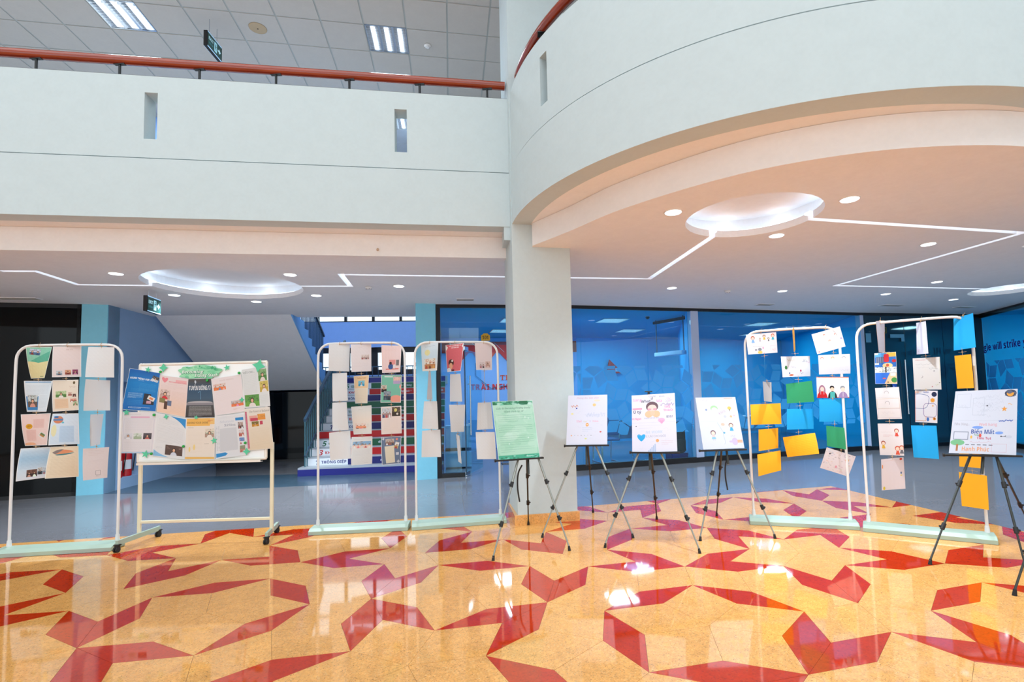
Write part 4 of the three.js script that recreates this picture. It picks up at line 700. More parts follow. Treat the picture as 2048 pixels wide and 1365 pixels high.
  faces: A4L((x, w, h) => { fillBg(x, w, h, '#ece6ea'); for (const [a, b, c] of [[170, 60, '#d8826a'], [330, 90, '#cf6e5a'], [226, 160, '#d8967e']]) { ell(x, a, b, 18, 16, c); ell(x, a, b + 6, 12, 11, '#f3ded2'); } scrib(x, 70, 80, 120, 40, '#c3bcc6'); x.strokeStyle = '#c98474'; x.lineWidth = 2; x.strokeRect(70, 176, 80, 40); x.strokeStyle = '#c5a06a'; x.strokeRect(20, 130, 70, 36); star(x, 396, 168, 22, '#a892c0', 3); scrib(x, 340, 230, 60, 30, '#8f98a8'); scrib(x, 180, 250, 70, 20, '#9ab8d4'); ell(x, 36, 274, 10, 8, '#d0606a'); }),
  threeHeads: A4L((x, w, h) => { fillBg(x, w, h, '#e2e4ee'); for (const [a, c] of [[50, '#d08a70'], [196, '#d4a86a'], [344, '#a8acb4']]) { ell(x, a, 52, 22, 22, c); ell(x, a, 58, 15, 15, '#efe0da'); x.fillStyle = '#c65a4a'; x.fillRect(a - 40, 48, 10, 4); } scrib(x, 300, 236, 96, 26, '#b4b8c6'); }),
  threeFolk: A4L((x, w, h) => { fillBg(x, w, h, '#eee9ee'); x.fillStyle = '#e4673e'; x.fillRect(0, 0, w, 10); x.fillRect(0, h - 12, w, 12); for (const a of [56, 190, 330]) words(x, a - 20, 24, 60, 2, 9, '#d68a78', 2.4); ell(x, 70, 200, 46, 84, '#a7748e'); ell(x, 72, 176, 26, 34, '#f2d6c8'); ell(x, 72, 290, 66, 86, '#d8131e'); x.fillStyle = '#c9a8b8'; x.fillRect(48, 190, 8, 60); x.fillRect(90, 190, 8, 60); ell(x, 202, 154, 30, 30, '#16161c'); ell(x, 204, 176, 26, 28, '#f2d3bb'); ell(x, 208, 290, 58, 84, '#14181e'); x.fillStyle = '#4fc0bc'; x.fillRect(178, 214, 62, 90); x.fillStyle = '#111'; x.fillRect(196, 204, 26, 10); ell(x, 340, 156, 30, 30, '#9aa0a6'); ell(x, 344, 180, 27, 30, '#f4dfd0'); ell(x, 346, 296, 58, 84, '#a78fc0'); x.fillStyle = '#f0f0f4'; x.fillRect(342, 222, 6, 60); }),
  doodle: A4L((x, w, h) => { fillBg(x, w, h, '#ece4ea'); for (let i = 0; i < 60; i++) scrib(x, rnd() * 380, rnd() * 270, 26, 16, ['#8fa0c8', '#d88ea6', '#e0b060', '#5a5a66', '#9fc0a0', '#c9a0c8'][i % 6], 6, 1.8); ell(x, 330, 90, 24, 22, '#e8b86c'); ell(x, 70, 70, 12, 12, '#4c4c58'); x.strokeStyle = '#7a7fb0'; x.lineWidth = 3; x.beginPath(); x.ellipse(296, 40, 22, 20, 0, 0, 7); x.stroke(); ell(x, 210, 220, 16, 18, '#e7a3b4'); }),
  faintNote: A4((x, w, h) => { fillBg(x, w, h, '#dfdfec'); words(x, 110, 26, 120, 2, 12, '#d58a90', 3); words(x, 30, 90, 240, 16, 18, '#c9c9d8', 1.2); x.fillStyle = '#e0a24a'; x.fillRect(288, 150, 12, 274); }),
  faintNote2: A4((x, w, h) => { fillBg(x, w, h, '#dadaec'); words(x, 30, 60, 240, 20, 17, '#c6c6d8', 1.2); words(x, 40, 360, 40, 3, 12, '#a33', 1.4); }),
  seaPrint: A4((x, w, h) => { fillBg(x, w, h, '#2c6fc0'); x.fillStyle = '#4e9ad8'; x.fillRect(0, 0, w, 60); x.fillStyle = '#e2b74a'; x.fillRect(170, 0, 130, 60); x.fillStyle = '#22386a'; x.fillRect(20, 56, 110, 84); x.fillStyle = '#9fa6b0'; for (let i = 0; i < 7; i++) x.fillRect(26 + i * 15, 60, 6, 78); x.fillStyle = '#c91f2c'; x.beginPath(); x.roundRect(130, 20, 72, 110, 20); x.fill(); ell(x, 270, 116, 30, 22, '#c2232e'); x.fillStyle = '#e8eef0'; x.fillRect(0, 0, 52, 24); x.fillRect(0, 140, 60, 20); ell(x, 180, 176, 70, 34, '#f0c98a'); ell(x, 180, 172, 22, 20, '#c8593c'); fillBg; x.fillStyle = '#dfe6e2'; x.fillRect(0, 196, w, 76); for (let i = 0; i < 40; i++) { x.strokeStyle = '#3a4650'; x.lineWidth = 3; x.beginPath(); x.arc(rnd() * w, 200 + rnd() * 70, 10, 3.3, 6); x.stroke(); } x.fillStyle = '#3b2a20'; x.fillRect(146, 190, 18, 80); x.fillStyle = '#2f74dc'; x.fillRect(0, 274, w, 150); x.fillStyle = '#e9c698'; x.beginPath(); x.moveTo(w, 274); x.lineTo(210, 274); x.lineTo(130, 424); x.lineTo(w, 424); x.fill(); ell(x, 264, 372, 40, 34, '#3f8f42'); ell(x, 130, 350, 26, 10, '#d86a6a'); ell(x, 180, 400, 12, 8, '#7a5030'); x.fillStyle = '#dfe3e0'; x.fillRect(214, 282, 70, 34); edgeW(x, w, h, '#dfe4ea', 3); }),
  threeRows: A4((x, w, h) => { fillBg(x, w, h, '#e8e2e2'); x.strokeStyle = '#c9a76a'; x.lineWidth = 2.5; x.strokeRect(12, 150, 276, 130); x.strokeStyle = '#b9a0b8'; x.strokeRect(12, 286, 276, 120); x.setLineDash([8, 6]); x.strokeStyle = '#8f8f96'; x.beginPath(); x.moveTo(12, 136); x.lineTo(288, 136); x.stroke(); x.setLineDash([]); x.strokeStyle = '#55545c'; x.lineWidth = 3; x.beginPath(); x.arc(140, 74, 26, 3, 6.6); x.stroke(); x.beginPath(); x.arc(140, 214, 28, 3.2, 6.9); x.stroke(); scrib(x, 60, 320, 160, 40, '#cfc8cc'); }),
  redKids: A4((x, w, h) => { fillBg(x, w, h, '#e8e2e4'); doll(x, 226, 96, 28, '#b4564a', '#e0503e'); doll(x, 54, 260, 28, '#a8503e', '#e8b73a'); doll(x, 226, 330, 32, '#d35a3e', '#e05a40'); doll(x, 276, 318, 30, '#d0664a', '#6c6c76'); scrib(x, 30, 110, 140, 10, '#cfc2c4'); words(x, 60, 150, 120, 3, 12, '#d08a86', 2); }),
  plainMargin: A4((x, w, h) => { fillBg(x, w, h, '#eadfe4'); words(x, 40, 28, 200, 1, 10, '#e2b8a8', 2); x.fillStyle = '#e88a3a'; x.fillRect(10, 80, 12, 46); ell(x, 262, 22, 18, 14, '#d8432e'); ell(x, 256, 206, 10, 16, '#5a76a0'); ell(x, 256, 238, 14, 8, '#e0cc6a'); ell(x, 32, 398, 14, 24, '#dcc63c'); }),
  moonText: A4((x, w, h) => { fillBg(x, w, h, '#dcdad8'); txt(x, '• Memories', 24, 28, 'italic 22px serif', '#c07070'); scrib(x, 30, 70, 220, 30, '#8d9098'); scrib(x, 40, 120, 200, 20, '#b0b2b8', 20); x.strokeStyle = '#44464e'; x.lineWidth = 3; x.beginPath(); x.arc(90, 252, 14, -1, 2); x.stroke(); ell(x, 232, 180, 9, 5, '#44464e'); scrib(x, 180, 140, 90, 20, '#777'); ell(x, 204, 386, 7, 5, '#a34'); scrib(x, 240, 350, 40, 30, '#b7c08a'); ell(x, 284, 336, 8, 4, '#333'); x.strokeStyle = '#cfd0a0'; x.lineWidth = 4; x.beginPath(); x.moveTo(294, 10); x.lineTo(294, 330); x.stroke(); }),
  mindMap: A4((x, w, h) => { fillBg(x, w, h, '#e4e4ec'); x.lineWidth = 5; x.strokeStyle = '#2c4f8c'; x.beginPath(); x.moveTo(0, 50); x.bezierCurveTo(120, 40, 200, 60, 190, 110); x.bezierCurveTo(180, 210, 160, 230, 110, 240); x.lineTo(0, 236); x.stroke(); x.strokeStyle = '#5a3f86'; x.beginPath(); x.roundRect(120, 170, 166, 180, 40); x.stroke(); ell(x, 256, 48, 34, 32, '#17244a'); star(x, 236, 126, 34, '#e49a2c', 9, 0.7); txt(x, 'HÀNH', 150, 22, 'bold 26px sans-serif', '#3c55a0', 'center'); x.strokeStyle = '#d98a3a'; x.strokeRect(4, 10, 40, 20); x.beginPath(); x.moveTo(10, 400); x.lineTo(150, 400); x.lineTo(150, 340); x.stroke(); ell(x, 176, 380, 16, 26, '#3a6fc0'); ell(x, 262, 370, 20, 20, '#e0902c'); ell(x, 262, 370, 8, 8, '#3a2a1c'); star(x, 240, 200, 16, '#e0a050', 5); x.fillStyle = '#b5502c'; x.fillRect(0, 30, 5, 390); }),
};
// ---------------------------------------------------------------- sheets hung on twine
function sheetGeo(W, yt, yb, dx, dy, rt, rb, curl) {
  const nx = 6, ny = 8, F = [], B = [], uv = [];
  for (let j = 0; j <= ny; j++) for (let i = 0; i <= nx; i++) {
    const t = j / ny, s = i / nx - 0.5, y = yt + (yb - yt) * t, r = rt + (rb - rt) * t, w = s * W;
    const p = V3(dx * t + w * Math.cos(y) * Math.cos(r), dy * t + w * Math.cos(y) * Math.sin(r), w * Math.sin(y) + curl * (4 * s * s) * 0.6 + curl * Math.sin(Math.PI * t) * 0.5), n = V3(-Math.sin(y), 0, Math.cos(y)).multiplyScalar(0.0005);
    F.push(p.clone().add(n)); B.push(p.clone().sub(n)); uv.push([i / nx, 1 - t]);
  }
  const P = [], U = [], id = (i, j) => j * (nx + 1) + i, tri = (L, ...k) => k.forEach((q) => { P.push(L[q].x, L[q].y, L[q].z); U.push(...uv[q]); });
  for (let j = 0; j < ny; j++) for (let i = 0; i < nx; i++) tri(F, id(i, j), id(i, j + 1), id(i + 1, j + 1), id(i, j), id(i + 1, j + 1), id(i + 1, j));
  const nf = P.length / 3;
  for (let j = 0; j < ny; j++) for (let i = 0; i < nx; i++) tri(B, id(i, j), id(i + 1, j + 1), id(i, j + 1), id(i, j), id(i + 1, j), id(i + 1, j + 1));
  const g = new THREE.BufferGeometry(); g.setAttribute('position', new THREE.Float32BufferAttribute(P, 3)); g.setAttribute('uv', new THREE.Float32BufferAttribute(U, 2));
  g.computeVertexNormals(); g.addGroup(0, nf, 0); g.addGroup(nf, nf, 1); return g;
}
const groups = [null, 'sheets hung on the far left rack', 'sheets hung on the rack before the stairs', 'sheets hung on the rack left of the column', 'sheets hung on the rack before the blue glass', 'sheets hung on the far right rack'];
function hang(rk, key, [s, y, dx, dy, wt, wb, rt, rb], front, back, label, above, full, flip = 1) {
  const [x, z, a] = RK[rk], off = (rk === 4 && key[0] === 'c') || (rk === 5 && key[0] === 'c') ? 0.026 : 0.002;
  const d = [Math.cos(rad(a)), -Math.sin(rad(a))], t = thing('paper_sheet', label, 'paper', [x + d[0] * s + Math.sin(rad(a)) * off, y, z + d[1] * s + Math.cos(rad(a)) * off], rad(a), groups[rk]);
  const W = Math.max(full, wt, wb), ac = (w) => Math.acos(Math.min(1, w / W)) * flip;
  mesh('sheet', sheetGeo(W, ac(wt), ac(wb), dx, dy, rt, rb, 0.004 + 0.01 * rnd()), [front, back], t);
  const gap = Math.max(0.006, above - y), q = [rod(V3(0, -0.012, 0.0015), V3(0, gap + (above > 1.95 ? 0 : 0.012), 0.0015), 0.0016, 0.0016, 5)];
  if (above > 1.95) { q.push(new THREE.TorusGeometry(0.0155, 0.0018, 5, 14).rotateY(Math.PI / 2).translate(0, BAR - y, 0)); q.push(rod(V3(0, gap - 0.012, 0.004), V3(0.028 * (rnd() - 0.3), gap + 0.028, 0.012), 0.0013, 0.001, 4)); }
  q.push(new THREE.TorusKnotGeometry(0.004, 0.0018, 24, 5).translate(0, gap * 0.5, 0.003));
  q.push(rod(V3(0, gap * 0.5, 0.003), V3(0.02 + 0.02 * rnd(), gap * 0.5 + 0.012 * (rnd() - 0.5), 0.008), 0.0012, 0.001, 4), rod(V3(0, gap * 0.5, 0.003), V3(-0.02 - 0.02 * rnd(), gap * 0.5 + 0.012 * (rnd() - 0.5), 0.008), 0.0012, 0.001, 4));
  mesh('twine', merge(q), M.twine, t);
}
const wht = M.paper, orangeEdge = M.yellowCard;
const SH = {
  1: { a1: [[0.197, 1.956, -0.001, -0.304, 0.227, 0.198, -0.006, -0.013], P.beach, 'sheet with green and yellow design and a photo, top left of the far left rack'], b1: [[0.442, 1.961, 0.005, -0.302, 0.194, 0.17, 0.049, 0.038], P.pinkPhotos, 'pale pink sheet with three small photos at its foot'], c1: [[0.744, 1.949, -0.007, -0.299, 0.232, 0.227, -0.028, -0.028], wht, 'blank white sheet at the top right of the far left rack'],
    a2: [[0.199, 1.627, -0.005, -0.298, 0.247, 0.231, -0.022, -0.016], P.paleBlue, 'pale sheet with a blue box and a portrait photo'], b2: [[0.439, 1.631, 0.012, -0.301, 0.227, 0.227, 0.001, 0.044], P.creamPhotos, 'cream sheet scattered with small photos, one green'], c2: [[0.724, 1.626, -0.002, -0.302, 0.1, 0.131, -0.056, -0.03], wht, 'blank sheet turned aside, second in the right column of the far left rack'],
    a3: [[0.192, 1.309, 0.012, -0.304, 0.257, 0.245, 0.015, 0.022], P.pinkNote, 'pink sheet with a yellow badge and a tilted photo'], b3: [[0.448, 1.304, -0.005, -0.3, 0.225, 0.205, -0.016, -0.014], P.blueBall, 'light blue sheet with an orange planet'], c3: [[0.726, 1.29, -0.008, -0.304, 0.018, 0.047, -0.031, -0.039], wht, 'blank sheet seen edge on, third in the right column of the far left rack'],
    a4: [[0.199, 0.984, -0.008, -0.298, 0.252, 0.239, 0.026, 0.083], P.skyText, 'blue sheet full of text with three photos at its foot'], b4: [[0.448, 0.987, -0.013, -0.299, 0.241, 0.213, -0.004, -0.031], P.creamWave, 'cream lined sheet with an orange and grey wave'], c4: [[0.726, 0.962, 0, -0.301, 0.118, 0.089, -0.039, -0.047], P.pinkStub, 'narrow turned pinkish sheet before the pale blue pier'] },
  2: { a1: [[0.222, 1.965, -0.006, -0.29, 0.199, 0.187, -0.022, -0.047], wht, 'blank white sheet, topmost of the left column before the stairs'], a2: [[0.223, 1.655, 0.005, -0.299, 0.182, 0.185, 0.009, 0.024], wht, 'blank white sheet, second of the left column before the stairs'], a3: [[0.221, 1.342, 0.011, -0.297, 0.179, 0.191, 0.015, 0.041], wht, 'blank white sheet, third of the left column before the stairs'], a4: [[0.223, 1.032, 0.01, -0.293, 0.196, 0.209, 0.058, 0.048], wht, 'blank white sheet, lowest of the left column before the stairs'],
    b1: [[0.445, 1.961, 0.004, -0.295, 0.2, 0.183, 0.04, 0.051], P.fig1, 'white sheet with a small group photo right of its middle'], b2: [[0.447, 1.623, -0.001, -0.298, 0.184, 0.16, 0.014, 0.002], P.creamTop, 'cream sheet with an orange head and a blue picture'], b3: [[0.446, 1.296, 0.013, -0.298, 0.211, 0.201, 0.048, 0.028], P.sofa, 'grey-white sheet with an orange photo strip near its foot'], b4: [[0.452, 0.971, -0.004, -0.295, 0.212, 0.191, 0.009, -0.001], P.crowd, 'white sheet with a wide crowd picture across its top'],
    c1: [[0.767, 1.942, -0.006, -0.294, 0.212, 0.202, -0.035, 0.011], P.pinkRoom, 'pink sheet with a drawing of a boy and a dog in a room'], c2: [[0.766, 1.623, -0.012, -0.297, 0.204, 0.202, -0.022, -0.027], P.tealColl, 'teal collage sheet with photos and pink shapes'], c3: [[0.758, 1.285, 0.003, -0.294, 0.208, 0.198, 0.027, 0], P.twoPics, 'pale sheet with two pictures side by side at its top'], c4: [[0.758, 0.96, -0.002, -0.292, 0.195, 0.166, -0.001, -0.038], P.slate, 'slate blue sheet with a cream letter and photos'] },
  3: { a1: [[0.158, 1.964, -0.003, -0.305, 0.183, 0.154, 0.087, 0.004], P.family, 'pale blue sheet with a family photo at its foot'], a2: [[0.155, 1.649, -0.003, -0.303, 0.023, 0.06, -0.015, -0.027], wht, 'blank sheet nearly edge on before the sky blue pillar'], a3: [[0.16, 1.328, -0.007, -0.299, 0.136, 0.17, -0.007, -0.039], wht, 'blank white sheet, third down before the sky blue pillar'], a4: [[0.165, 1.016, -0.003, -0.289, 0.193, 0.206, 0.007, -0.051], wht, 'blank white sheet, lowest before the sky blue pillar'],
    b1: [[0.427, 1.952, -0.011, -0.303, 0.195, 0.137, 0.082, 0.027], P.redGirl, 'red sheet with a drawn girl and a white heading'], b2: [[0.429, 1.62, 0.004, -0.303, 0.103, 0.124, -0.063, -0.028], wht, 'narrow turned blank sheet just below the red one'], b3: [[0.446, 1.283, 0, -0.298, 0.178, 0.149, -0.029, -0.073], wht, 'blank sheet third down in the middle column by the door handle'], b4: [[0.447, 0.952, 0.019, -0.301, 0.026, 0.022, -0.253, -0.053], wht, 'curled blank sheet seen edge on, lowest by the door'],
    c1: [[0.745, 1.963, 0.004, -0.303, 0.197, 0.186, 0.072, 0.012], P.duo, 'pale pink sheet with two small figure pictures'], c2: [[0.749, 1.64, -0.003, -0.33, 0.015, 0.026, -0.015, -0.028], wht, 'blank sheet seen edge on before the red lettering'], c3: [[0.745, 1.299, 0.002, -0.298, 0.161, 0.191, 0.002, 0.001], wht, 'blank white sheet beside the upper half of the green poster'], c4: [[0.746, 0.972, 0.012, -0.298, 0.201, 0.211, -0.017, -0.043], wht, 'blank white sheet beside the lower half of the green poster'] },
  4: { a1: [[0.161, 1.949, 0.008, -0.213, 0.296, 0.289, 0.046, 0.035], P.dolls, 'landscape drawing of little dolls at the top left of its rack', M.yellowCard], a2: [[0.183, 1.686, -0.009, -0.23, 0.015, 0.02, -0.048, -0.035], wht, 'card seen edge on just under the dolls drawing', M.blueCard], a3: [[0.194, 1.439, -0.002, -0.205, 0.062, 0.052, -0.228, -0.109], wht, 'curled narrow white card above the yellow cards', wht], a4: [[0.167, 1.211, -0.002, -0.213, 0.294, 0.293, 0.02, 0.008], M.yellowCard, 'wide plain yellow card, topmost of the three yellow ones', M.yellowCard], a5: [[0.184, 0.953, -0.009, -0.214, 0.203, 0.203, 0.009, 0.053], M.yellowCard, 'squarish plain yellow card, middle of the three yellow ones', M.yellowCard], a6: [[0.177, 0.71, -0.002, -0.213, 0.237, 0.235, 0.105, 0.168], M.yellowCard, 'plain yellow card, lowest of the three yellow ones', M.yellowCard],
    b1: [[0.47, 1.977, 0.001, -0.232, 0.018, 0.021, -0.067, -0.053], wht, 'card seen edge on at the top middle of its rack', M.yellowCard], b2: [[0.474, 1.692, 0.001, -0.21, 0.281, 0.273, -0.008, 0.023], P.sketchRoom, 'landscape sketch with a green cactus and small figures', M.greenCard], b3: [[0.491, 1.424, 0.006, -0.207, 0.216, 0.229, 0.1, 0.073], M.greenCard, 'plain green card in the middle column', M.greenCard], b4: [[0.493, 1.153, -0.011, -0.206, 0.264, 0.263, -0.027, -0.004], M.blueCard, 'plain blue card under the green one in the middle column', M.blueCard], b5: [[0.465, 0.888, 0.028, -0.205, 0.301, 0.283, 0.154, 0.175], M.yellowCard, 'tilted plain yellow card below the blue card', M.yellowCard],
    c1: [[0.763, 1.938, 0.04, -0.204, 0.283, 0.282, 0.263, 0.258], P.faces, 'strongly tilted drawing at the top right of its rack', M.yellowCard], c2: [[0.822, 1.691, -0.004, -0.195, 0.292, 0.29, 0.01, 0.004], P.threeHeads, 'landscape sheet with three drawn heads along its top', M.blueCard], c3: [[0.797, 1.468, -0.006, -0.21, 0.294, 0.294, -0.037, -0.018], P.threeFolk, 'drawing of three people in red, teal and lilac', M.yellowCard], c4: [[0.787, 1.246, -0.016, -0.224, 0.263, 0.254, -0.023, -0.05], M.blueCard, 'plain blue card below the drawing of three people', M.blueCard], c5: [[0.792, 0.973, 0, -0.208, 0.109, 0.117, -0.046, -0.045], M.greenCard, 'narrow turned green card in the right column', M.greenCard], c6: [[0.834, 0.725, -0.074, -0.201, 0.283, 0.278, -0.351, -0.351], P.doodle, 'tilted sheet of colourful doodles hanging lowest at right', wht] },
  5: { a1: [[0.203, 1.99, -0.003, -0.304, 0.075, 0.053, 0.25, 0.07], P.faintNote, 'narrow turned white sheet at the top left of the far right rack', orangeEdge], a2: [[0.224, 1.682, -0.008, -0.299, 0.171, 0.173, -0.019, -0.035], P.seaPrint, 'colourful print of boats, waves and a beach'], a3: [[0.219, 1.348, 0.006, -0.3, 0.189, 0.191, 0.032, 0.048], P.threeRows, 'pencil sketch sheet divided into three framed rows'], a4: [[0.223, 1.006, 0, -0.3, 0.193, 0.189, 0.035, 0.053], P.redKids, 'drawing of children in red and yellow'], a5: [[0.225, 0.679, -0.007, -0.293, 0.18, 0.19, 0.088, 0.085], P.plainMargin, 'nearly blank sheet with small coloured marks at its margins'],
    b1: [[0.52, 1.948, -0.006, -0.298, 0.06, 0.075, -0.173, -0.066], P.faintNote2, 'narrow turned white sheet at the top middle of the far right rack'], b2: [[0.538, 1.614, -0.005, -0.295, 0.198, 0.197, -0.008, -0.015], P.moonText, 'grey sketch sheet with fine pencil scribbles and red heading'], b3: [[0.521, 1.31, -0.018, -0.294, 0.16, 0.156, -0.044, -0.001], P.mindMap, 'mind map with blue and purple outlines and orange flowers'], b4: [[0.482, 0.989, 0.002, -0.299, 0.185, 0.182, 0.027, 0.022], M.blueCard, 'plain blue card hanging lowest in the middle of the far right rack', M.blueCard],
    c1: [[0.827, 1.97, -0.008, -0.297, 0.12, 0.138, 0.164, 0.073], M.blueCard, 'plain blue card at the top right of the far right rack', M.blueCard], c2: [[0.801, 1.62, 0.002, -0.298, 0.095, 0.095, -0.019, 0.033], M.yellowCard, 'tall narrow yellow card under the blue one at far right', M.yellowCard], c3: [[0.815, 0.902, -0.014, -0.277, 0.157, 0.151, 0.018, 0.05], M.yellowCard, 'yellow card mostly hidden behind the right easel board', M.yellowCard], c4: [[0.806, 0.57, -0.001, -0.296, 0.178, 0.169, -0.044, 0.025], M.yellowCard, 'orange-yellow card hanging lowest, below the right easel board', M.yellowCard] },
};
for (const rk of [1, 2, 3, 4, 5]) {
  const last = {};
  for (const key of Object.keys(SH[rk]).sort()) {
    const [n, front, label, back] = SH[rk][key], col = key[0];
    const above = last[col] ?? (n[1] > 1.95 ? BAR + 0.014 : BAR);
    hang(rk, key, n, front, back ?? wht, label, last[col] === undefined ? Math.max(BAR, n[1] + 0.004) : above, rk === 4 ? 0.297 : 0.21, rnd() < 0.5 ? -1 : 1);
    last[col] = n[1] + n[3];
  }
}

// ---------------------------------------------------------------- whiteboard on castors with its posters
const WB = { x: -4.05, z: -5.226, a: Math.atan2(0.022, 1.298) };
{
  const t = thing('whiteboard', 'wheeled whiteboard covered with posters and green stars', 'whiteboard', [WB.x, 0, WB.z], WB.a);
  const x0 = -0.03, x1 = 1.242, y0 = 0.80, y1 = 1.776;
  mesh('panel', rbox(x1 - x0 - 0.02, y1 - y0 - 0.02, 0.014, (x0 + x1) / 2, (y0 + y1) / 2, 0, 0.01), M.board, t);
  const fr = (w, h, x, y) => rbox(w, h, 0.026, x, y, 0, 0.012, 3);
  mesh('frame', merge([fr(x1 - x0 + 0.01, 0.03, (x0 + x1) / 2, y1 - 0.005), fr(x1 - x0 + 0.01, 0.03, (x0 + x1) / 2, y0 + 0.005), fr(0.03, y1 - y0, x0 + 0.005, (y0 + y1) / 2), fr(0.03, y1 - y0, x1 - 0.005, (y0 + y1) / 2)]), M.alu, t);
  mesh('tray', merge([box(x1 - x0 - 0.06, 0.006, 0.05, (x0 + x1) / 2, y0 - 0.022, 0.034), box(x1 - x0 - 0.06, 0.02, 0.005, (x0 + x1) / 2, y0 - 0.014, 0.058)]), M.alu, t);
  for (const [lx, fb, ff] of [[-0.02, [0.0, -0.28], [0.01, 0.285]], [1.285, [1.21, -0.30], [1.33, 0.16]]]) {
    mesh('leg', rbox(0.034, 0.88, 0.024, lx, 0.52, -0.028, 0.006), M.cream, t);
    const f = mesh('foot', bar(V3(fb[0], 0.085, fb[1]), V3(ff[0], 0.085, ff[1]), 0.026, 0.045), M.rackBase, t);
    for (const [cx, cz] of [fb, ff]) {
      const c = mesh('castor', merge([box(0.03, 0.035, 0.035, cx, 0.056, cz * 0.97), box(0.045, 0.008, 0.045, cx, 0.066, cz * 0.97)]), M.rubber, t);
      mesh('wheel', merge([-1, 1].map((s) => new THREE.CylinderGeometry(0.025, 0.025, 0.013, 18).rotateZ(Math.PI / 2).translate(cx + s * 0.012, 0.0255, cz * 0.97 + 0.008))), M.blackMatte, c);
    }
  }
  mesh('crossbar', rbox(1.30, 0.028, 0.022, 0.632, 0.205, -0.028, 0.005), M.cream, t);
}
const wbAt = (s, y, o = 0.014) => V3(WB.x + s * Math.cos(WB.a) + o * Math.sin(WB.a), y, WB.z - s * Math.sin(WB.a) + o * Math.cos(WB.a));
const A3 = (draw) => std(0.84, 0.84, 0.84, { roughness: 0.6, map: canvasTex(400, 566, draw) });
